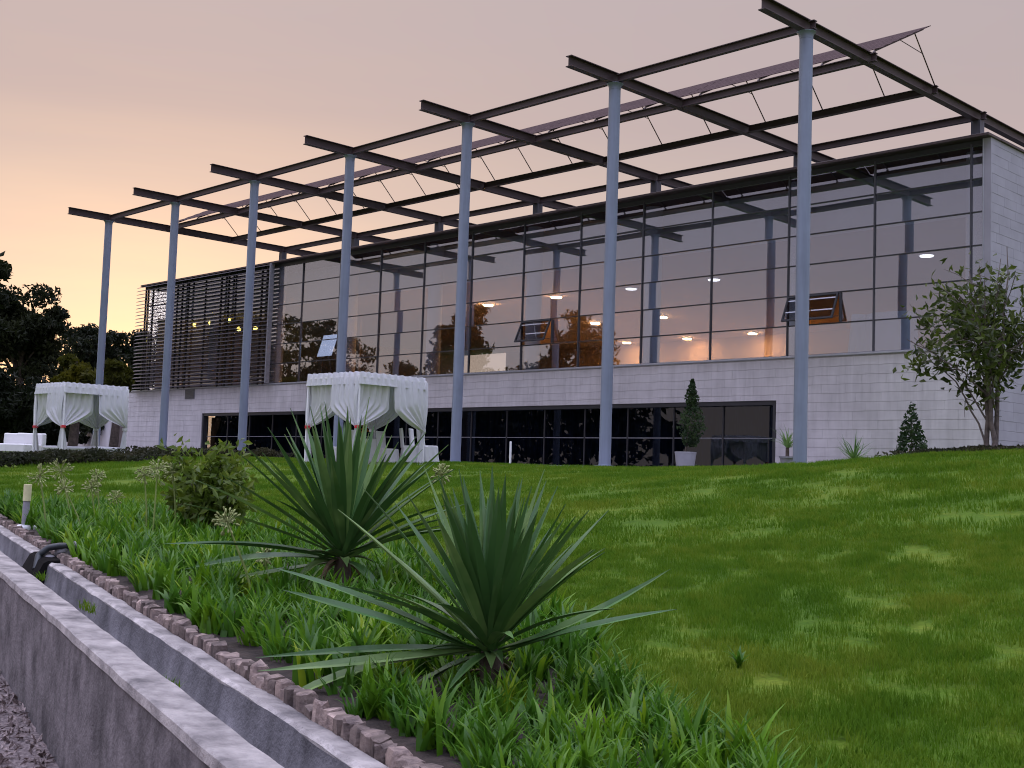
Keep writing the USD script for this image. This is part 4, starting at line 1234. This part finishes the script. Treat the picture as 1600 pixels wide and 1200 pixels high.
# white loungers and glowing brazier at the left edge
for px, py, D, rz, lb in ((30, 712, 44, .4, 'pale low outdoor sofa at the left edge, right one'), (6, 712, 45, .3, 'pale low outdoor sofa at the far left edge of the view')):
    p = ongr(px, py, D)
    o = thing('outdoor_sofa', lb, 'sofa', p, rz)
    obj('seat', rbox(-.6, .6, -.4, .4, .12, .42, .04), M['cream_cushion'], o, smooth=30)
    obj('backrest', rbox(-.6, .6, .41, .6, .12, .8, .04), M['cream_cushion'], o, smooth=30)
    for sx_ in (-.52, .52):
        for sy_ in (-.32, .5):
            obj('leg', MB().bar((sx_, sy_, 0), (sx_, sy_, .12), .05, .05).get(), M['grey_metal'], o)
p = at_dist(9, 668, 86); pz = zat(p[:2])
o = thing('brazier', 'brazier with an orange flame at the left edge of the lawn', 'brazier', (p[0], p[1], pz))
hb = p[2] - pz
obj('stand', MB().tube([(0, 0, 0), (0, 0, hb - .35)], .05, 10).get(), M['dark_frame'], o)
obj('bowl', trimesh.creation.revolve(np.array([(0, 0), (.15, .02), (.3, .15), (.34, .25), (.31, .25), (.14, .06), (0, .05)]), sections=20).apply_translation((0, 0, hb - .36)), M['dark_frame'], o, smooth=40)
mb = MB()
for k in range(6):
    a = k * 1.05; b = np.array([.12 * math.cos(a), .12 * math.sin(a), hb - .2])
    mb.tube([b, b + [.03, .02, .2], b + [.0, -.03, .4], b + [.03, .0, .55 + .1 * (k % 3)]], [.09, .11, .06, .005], 8)
obj('flame', mb.get(), M['flame'], o, smooth=True)

# ------------------------------------------------------------------ plants along the building
def potted(label, px, py, y, H, R):
    p = at_y(px, py, y); p[2] = zat(p[:2]) if y < -1.2 else .0
    return p
p = at_y(1080, 722, 3.0); p[2] = 0.0
sc_ = np.linalg.norm(p - CAM) / FPX
o = thing('potted_tree', 'slender clipped tree in a white pot before the ground-floor windows', 'tree', p)
Hh = (722 - 590) * sc_ + .15
obj('pot', trimesh.creation.revolve(np.array([(0, 0), (.26, 0), (.33, .50), (.335, .50), (.335, .54), (.30, .54), (.29, .46), (0, .46)]), sections=24).apply_translation((-.22, 0, 0)), M['pot_white'], o, smooth=40)
obj('trunk', MB().tube([(-.22, 0, .4), (-.18, 0, .9), (.0, 0, Hh * .6), (.0, 0, Hh - .2)], [.035, .03, .025, .01], 8).get(), M['grey_bark'], o, smooth=True)
r3 = np.random.default_rng(71)
zs = r3.uniform(.7, Hh, 1500)
prof = np.interp(zs, [.7, 1.0, 1.35, 1.75, 1.95, 2.15, Hh], [.16, .36, .46, .34, .16, .24, .03])
aa = r3.uniform(0, 6.28, 1500); rr_ = prof * np.sqrt(r3.random(1500)) * (.7 + .5 * meshkit.noise(np.c_[np.cos(aa) * 2, np.sin(aa) * 2, zs * 4], 3))
obj('crown', diamonds(np.c_[rr_ * np.cos(aa) - .02, rr_ * np.sin(aa), zs], .11, .06, r3), M['conifer'], o)
def spiky(px, py, y, h, label, pot):
    p = at_y(px, py, y); p[2] = zat(p[:2]) if not pot else .05
    o = thing('spiky_plant', label, 'plant', p)
    r4 = np.random.default_rng(int(px))
    b0 = .0
    if pot:
        obj('pot', trimesh.creation.revolve(np.array([(0, 0), (.17, 0), (.21, .38), (.24, .38), (.24, .42), (.19, .42), (0, .36)]), sections=20), M['grey_metal'], o, smooth=40)
        b0 = .38
    obj('trunk', MB().tube([(0, 0, b0 - .1), (0, 0, b0 + .3)], [.06, .05], 8).get(), M['bark'], o, smooth=True)
    n = 46
    v, f = blades(np.tile([[0, 0, b0 + .28]], (n, 1)), r4.uniform(0, 6.28, n), h * r4.uniform(.7, 1.1, n), .045, r4.uniform(.0, 1.3, n), r4.uniform(.2, 1.9, n), 6, fold=.3)
    obj('leaves', (v, f), M['yucca'], o, smooth=True)
spiky(1230, 722, 4.0, .72, 'small spiky plant in a grey pot left of the nearest pergola column', True)
spiky(1335, 716, 5.0, .85, 'spiky yucca-like plant against the stone wall right of the nearest pergola column', False)
p = at_y(1424, 706, 4.5); p[2] = zat(p[:2]) - .1
k_ = np.linalg.norm(p - CAM) / FPX
o = thing('cone_shrub', 'dark cone-shaped evergreen shrub against the stone wall', 'shrub', p)
Hc = (706 - 626) * k_
Hc = (at_y(1424, 627, p[1])[2] - p[2])
obj('trunk', MB().tube([(0, 0, -.1), (0, 0, Hc * .8)], [.03, .01], 7).get(), M['grey_bark'], o)
zs = Hc * (1 - np.sqrt(r3.uniform(0, 1, 900)) * .86)
aa = r3.uniform(0, 6.28, 900); rr_ = np.interp(zs / Hc, [.1, .25, .6, 1.0], [.26, .44, .28, .03]) * r3.uniform(.5, 1.1, 900)
obj('crown', diamonds(np.c_[rr_ * np.cos(aa), rr_ * np.sin(aa), zs], .13, .07, r3), M['conifer'], o)
# white stake by the doors
p = at_y(797, 722, -1.3)
tag(obj('white_stake', rbox(p[0] - .028, p[0] + .028, p[1] - .028, p[1] + .028, -.2, at_y(797, 690, -1.3)[2], .01), M['white_paint']), 'short white stake at the lawn edge before the doors', 'stake')

# multi-stemmed small tree at the right
def limb_tree(name, label, loc, stems, spread, H, nleaf, leaf, mat, rng, bark='grey_bark', sub=5):
    o = thing(name, label, 'tree', loc)
    cl, mains = [], []
    for k in range(stems):
        a = rng.uniform(0, 6.28); b = np.array([rng.uniform(-.09, .09), rng.uniform(-.09, .09), -.15])
        rad = spread * math.sqrt(rng.uniform(.02, 1.0)); hz = H * (1 - .5 * (rad / spread) ** 1.6) * rng.uniform(.82, 1.0)
        e = np.array([math.cos(a) * rad, math.sin(a) * rad, hz])
        if k < 3:
            e = np.array([math.cos(k * 2.1 + .5) * .3, math.sin(k * 2.1 + .5) * .3, H * (.95 - .08 * k)]); hz = e[2]
        else:
            b = mains[k % 3][int(rng.integers(1, 6))]
        c1 = b + [(e[0] - b[0]) * .3, (e[1] - b[1]) * .3, (hz - b[2]) * .62] if k >= 3 else b + [e[0] * .12, e[1] * .12, hz * .42]
        s = np.linspace(0, 1, 9)[:, None]
        P = (1 - s) ** 2 * b + 2 * s * (1 - s) * c1 + s ** 2 * e + rng.normal(size=(9, 3)) * .02
        if k < 3:
            mains.append(P)
        obj('trunk' if k < 3 else 'limb', MB().tube(P, np.linspace(.05 if k < 3 else .018, .006, 9), 7).get(), M[bark], o, smooth=True)
        for q in range(sub):
            f0 = rng.uniform(.35, 1.0)
            st_ = P[int(f0 * 8)]
            dv = rng.normal(size=3) * [1, 1, .6]; dv[:2] += np.array([math.cos(a), math.sin(a)]) * .8; dv /= np.linalg.norm(dv)
            en = st_ + dv * spread * rng.uniform(.15, .38)
            obj('twig', MB().tube([st_, (st_ + en) / 2 + [0, 0, .03], en], [.008, .006, .003], 5, False).get(), M[bark], o)
            cl += [(st_ + (en - st_) * w) for w in (.4, .7, 1.0)]
    cl = np.array(cl)
    c = cl[rng.integers(0, len(cl), nleaf)] + rng.normal(size=(nleaf, 3)) * leaf * .75
    c = c[c[:, 2] > .75]; nleaf = len(c)
    obj('crown', diamonds(c, leaf, leaf * .45, rng, -.1, .2), M[mat], o)
    return o
p = at_dist(1547, 694, 21.6); p[2] = zat(p[:2])
limb_tree('small_tree', 'small multi-stemmed tree with glossy leaves before the right corner of the building', p, 30, 1.45, 3.65, 2100, .165, 'tree_leaf', np.random.default_rng(84), sub=5)
# low planting at its foot
def low_band(name, label, pts, h, w, n, leaf, mat, rng, cat='hedge'):
    P = np.array(pts); k = rng.uniform(0, len(P) - 1, n); i0 = np.minimum(k.astype(int), len(P) - 2); fr = (k - i0)[:, None]
    c = P[i0] * (1 - fr) + P[i0 + 1] * fr
    c[:, :2] += rng.normal(size=(n, 2)) * w * .35
    hh = h * (.5 + .8 * meshkit.noise(np.c_[c[:, :2] * 1.5, np.zeros(n)], 9))
    c[:, 2] = ground(c[:, :2]) + hh * np.sqrt(rng.random(n)) 
    return tag(obj(name, diamonds(c, leaf, leaf * .5, rng), M[mat]), label, cat)
rg = np.random.default_rng(91)
low_band('low_hedge', 'low dark planting round the foot of the small right tree', [ongr(1430, 700, 21.9), ongr(1500, 697, 21.6), ongr(1560, 694, 21.4), ongr(1660, 690, 21.2)], .12, .8, 1500, .09, 'hedge', rg)
low_band('low_hedge', 'low dark hedge strip in front of the left canopy', [ongr(-30, 733, 31), ongr(60, 730, 32), ongr(140, 726, 34), ongr(230, 722, 36)], .33, .8, 5200, .12, 'hedge', rg)
low_band('low_hedge', 'low dark hedge strip along the foot of the wall behind the seed heads', [ongr(225, 721, 42), ongr(320, 719, 45), ongr(440, 718, 47)], .35, .8, 4200, .13, 'hedge', rg)

# ------------------------------------------------------------------ trees
def crown_tree(name, label, loc, H, rx, zlo, mat, rng, n=5200, clumps=34, leaf=.42, tr=.22, flat=.6, group=None):
    o = thing(name, label, 'tree', loc, 0, group)
    z0 = zlo + (H - zlo) * .25
    obj('trunk', MB().tube([(0, 0, -.4), (.1, .05, H * .3), (-.05, .1, H * .6), (0, 0, H * .9)], [tr * 1.25, tr, tr * .7, tr * .25], 10).get(), M['bark'], o, smooth=True)
    cs, rs = [], []
    for k in range(clumps):
        d = rng.normal(size=3); d /= np.linalg.norm(d); q = rng.uniform(.35, .95)
        c = np.array([d[0] * rx * q, d[1] * rx * q, (zlo + H) / 2 + d[2] * (H - zlo) / 2 * q])
        cs.append(c); rs.append(rx * rng.uniform(.16, .42))
        if k % 3 == 0:
            s0 = np.array([0, 0, min(max(zlo * .8, c[2] - rx * .8), H * .85)])
            obj('limb', MB().tube([s0, (s0 + c) / 2 + [0, 0, .2], c], [tr * .4, tr * .28, tr * .08], 6).get(), M['bark'], o, smooth=True)
    cs, rs = np.array(cs), np.array(rs)
    i = rng.integers(0, clumps, n)
    d = rng.normal(size=(n, 3)); d /= np.linalg.norm(d, axis=1, keepdims=True)
    c = cs[i] + d * (rs[i] * rng.uniform(.3, 1.45, n))[:, None] * [1, 1, flat]
    obj('crown', diamonds(c, leaf, leaf * .45, rng, .6), M[mat], o)
    return o
def tree_px(name, label, px, ytop, ybot, halfw, D, mat, seed, **kw):
    p = at_dist(px, 700, D); z = zat(p[:2]); top = at_dist(px, ytop, D)[2]; bot = at_dist(px, ybot, D)[2]
    return crown_tree(name, label, (p[0], p[1], z), top - z, halfw * D / FPX, bot - z, mat, np.random.default_rng(seed), **kw)
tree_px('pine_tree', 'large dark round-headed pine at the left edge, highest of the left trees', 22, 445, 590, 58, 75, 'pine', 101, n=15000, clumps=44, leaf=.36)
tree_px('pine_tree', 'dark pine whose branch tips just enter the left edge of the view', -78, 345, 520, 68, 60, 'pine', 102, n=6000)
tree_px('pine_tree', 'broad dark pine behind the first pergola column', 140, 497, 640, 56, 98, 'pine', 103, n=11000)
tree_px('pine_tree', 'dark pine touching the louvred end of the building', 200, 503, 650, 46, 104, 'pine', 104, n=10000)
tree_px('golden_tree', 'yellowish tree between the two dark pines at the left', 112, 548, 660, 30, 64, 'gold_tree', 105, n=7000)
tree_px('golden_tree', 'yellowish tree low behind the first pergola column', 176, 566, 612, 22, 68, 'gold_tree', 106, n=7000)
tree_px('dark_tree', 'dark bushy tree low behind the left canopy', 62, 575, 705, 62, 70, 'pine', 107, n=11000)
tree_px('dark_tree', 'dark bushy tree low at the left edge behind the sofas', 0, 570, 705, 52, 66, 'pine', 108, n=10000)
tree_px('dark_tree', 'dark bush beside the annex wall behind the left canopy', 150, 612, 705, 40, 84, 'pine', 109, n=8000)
# trees across the lawn, seen mirrored in the glass
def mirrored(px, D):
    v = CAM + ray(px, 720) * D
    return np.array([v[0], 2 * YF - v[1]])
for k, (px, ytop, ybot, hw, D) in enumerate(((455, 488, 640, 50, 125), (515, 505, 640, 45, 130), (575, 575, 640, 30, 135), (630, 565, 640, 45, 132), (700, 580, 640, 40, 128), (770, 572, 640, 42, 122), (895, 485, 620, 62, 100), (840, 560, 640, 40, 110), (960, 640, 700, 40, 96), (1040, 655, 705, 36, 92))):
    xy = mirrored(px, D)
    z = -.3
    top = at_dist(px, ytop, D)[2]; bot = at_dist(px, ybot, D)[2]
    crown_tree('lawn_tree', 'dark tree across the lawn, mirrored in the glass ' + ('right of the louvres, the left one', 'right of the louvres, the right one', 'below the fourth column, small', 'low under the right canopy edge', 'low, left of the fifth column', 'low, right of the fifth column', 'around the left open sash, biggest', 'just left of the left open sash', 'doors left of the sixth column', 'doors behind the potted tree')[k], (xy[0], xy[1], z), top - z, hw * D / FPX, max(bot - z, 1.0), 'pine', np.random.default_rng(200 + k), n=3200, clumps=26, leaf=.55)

r9 = np.random.default_rng(99)
n = 2600
t_, s_ = r9.uniform(2, 13, n), 1.36 - np.abs(r9.normal(size=n)) * .55
xy = CAM[:2] + t_[:, None] * DH + s_[:, None] * NH
c = np.c_[xy, ground(xy) + r9.uniform(.005, .03, n)]
v, f = diamonds(c, .075, .03, r9, 0, .3)
plain('litter', (.33, .27, .26), .9, .3, 60, col2=(.10, .07, .06))
tag(obj('leaf_litter', (v, f), M['litter']), 'dry brown leaf litter strewn over the gravel path', 'leaf litter', kind='stuff')

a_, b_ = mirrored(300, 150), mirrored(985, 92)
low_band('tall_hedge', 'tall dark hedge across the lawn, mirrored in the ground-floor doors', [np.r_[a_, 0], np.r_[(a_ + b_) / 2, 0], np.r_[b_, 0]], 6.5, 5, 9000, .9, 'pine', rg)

# a broad-leaved weed and fallen leaves on the lawn
p = at_z(1155, 1045, -1.2)
for _ in range(6):
    p = at_z(1155, 1045, zat(p[:2]))
b = blades(np.zeros((16, 3)), r9.uniform(0, 6.28, 16), r9.uniform(.08, .16, 16), .03, .3, r9.uniform(.7, 1.7, 16), 5, fold=.2)
tag(obj('lawn_weed', (b[0] + p, b[1]), M['agapanthus'], smooth=True), 'pale broad-leaved weed standing out in the near lawn', 'weed')
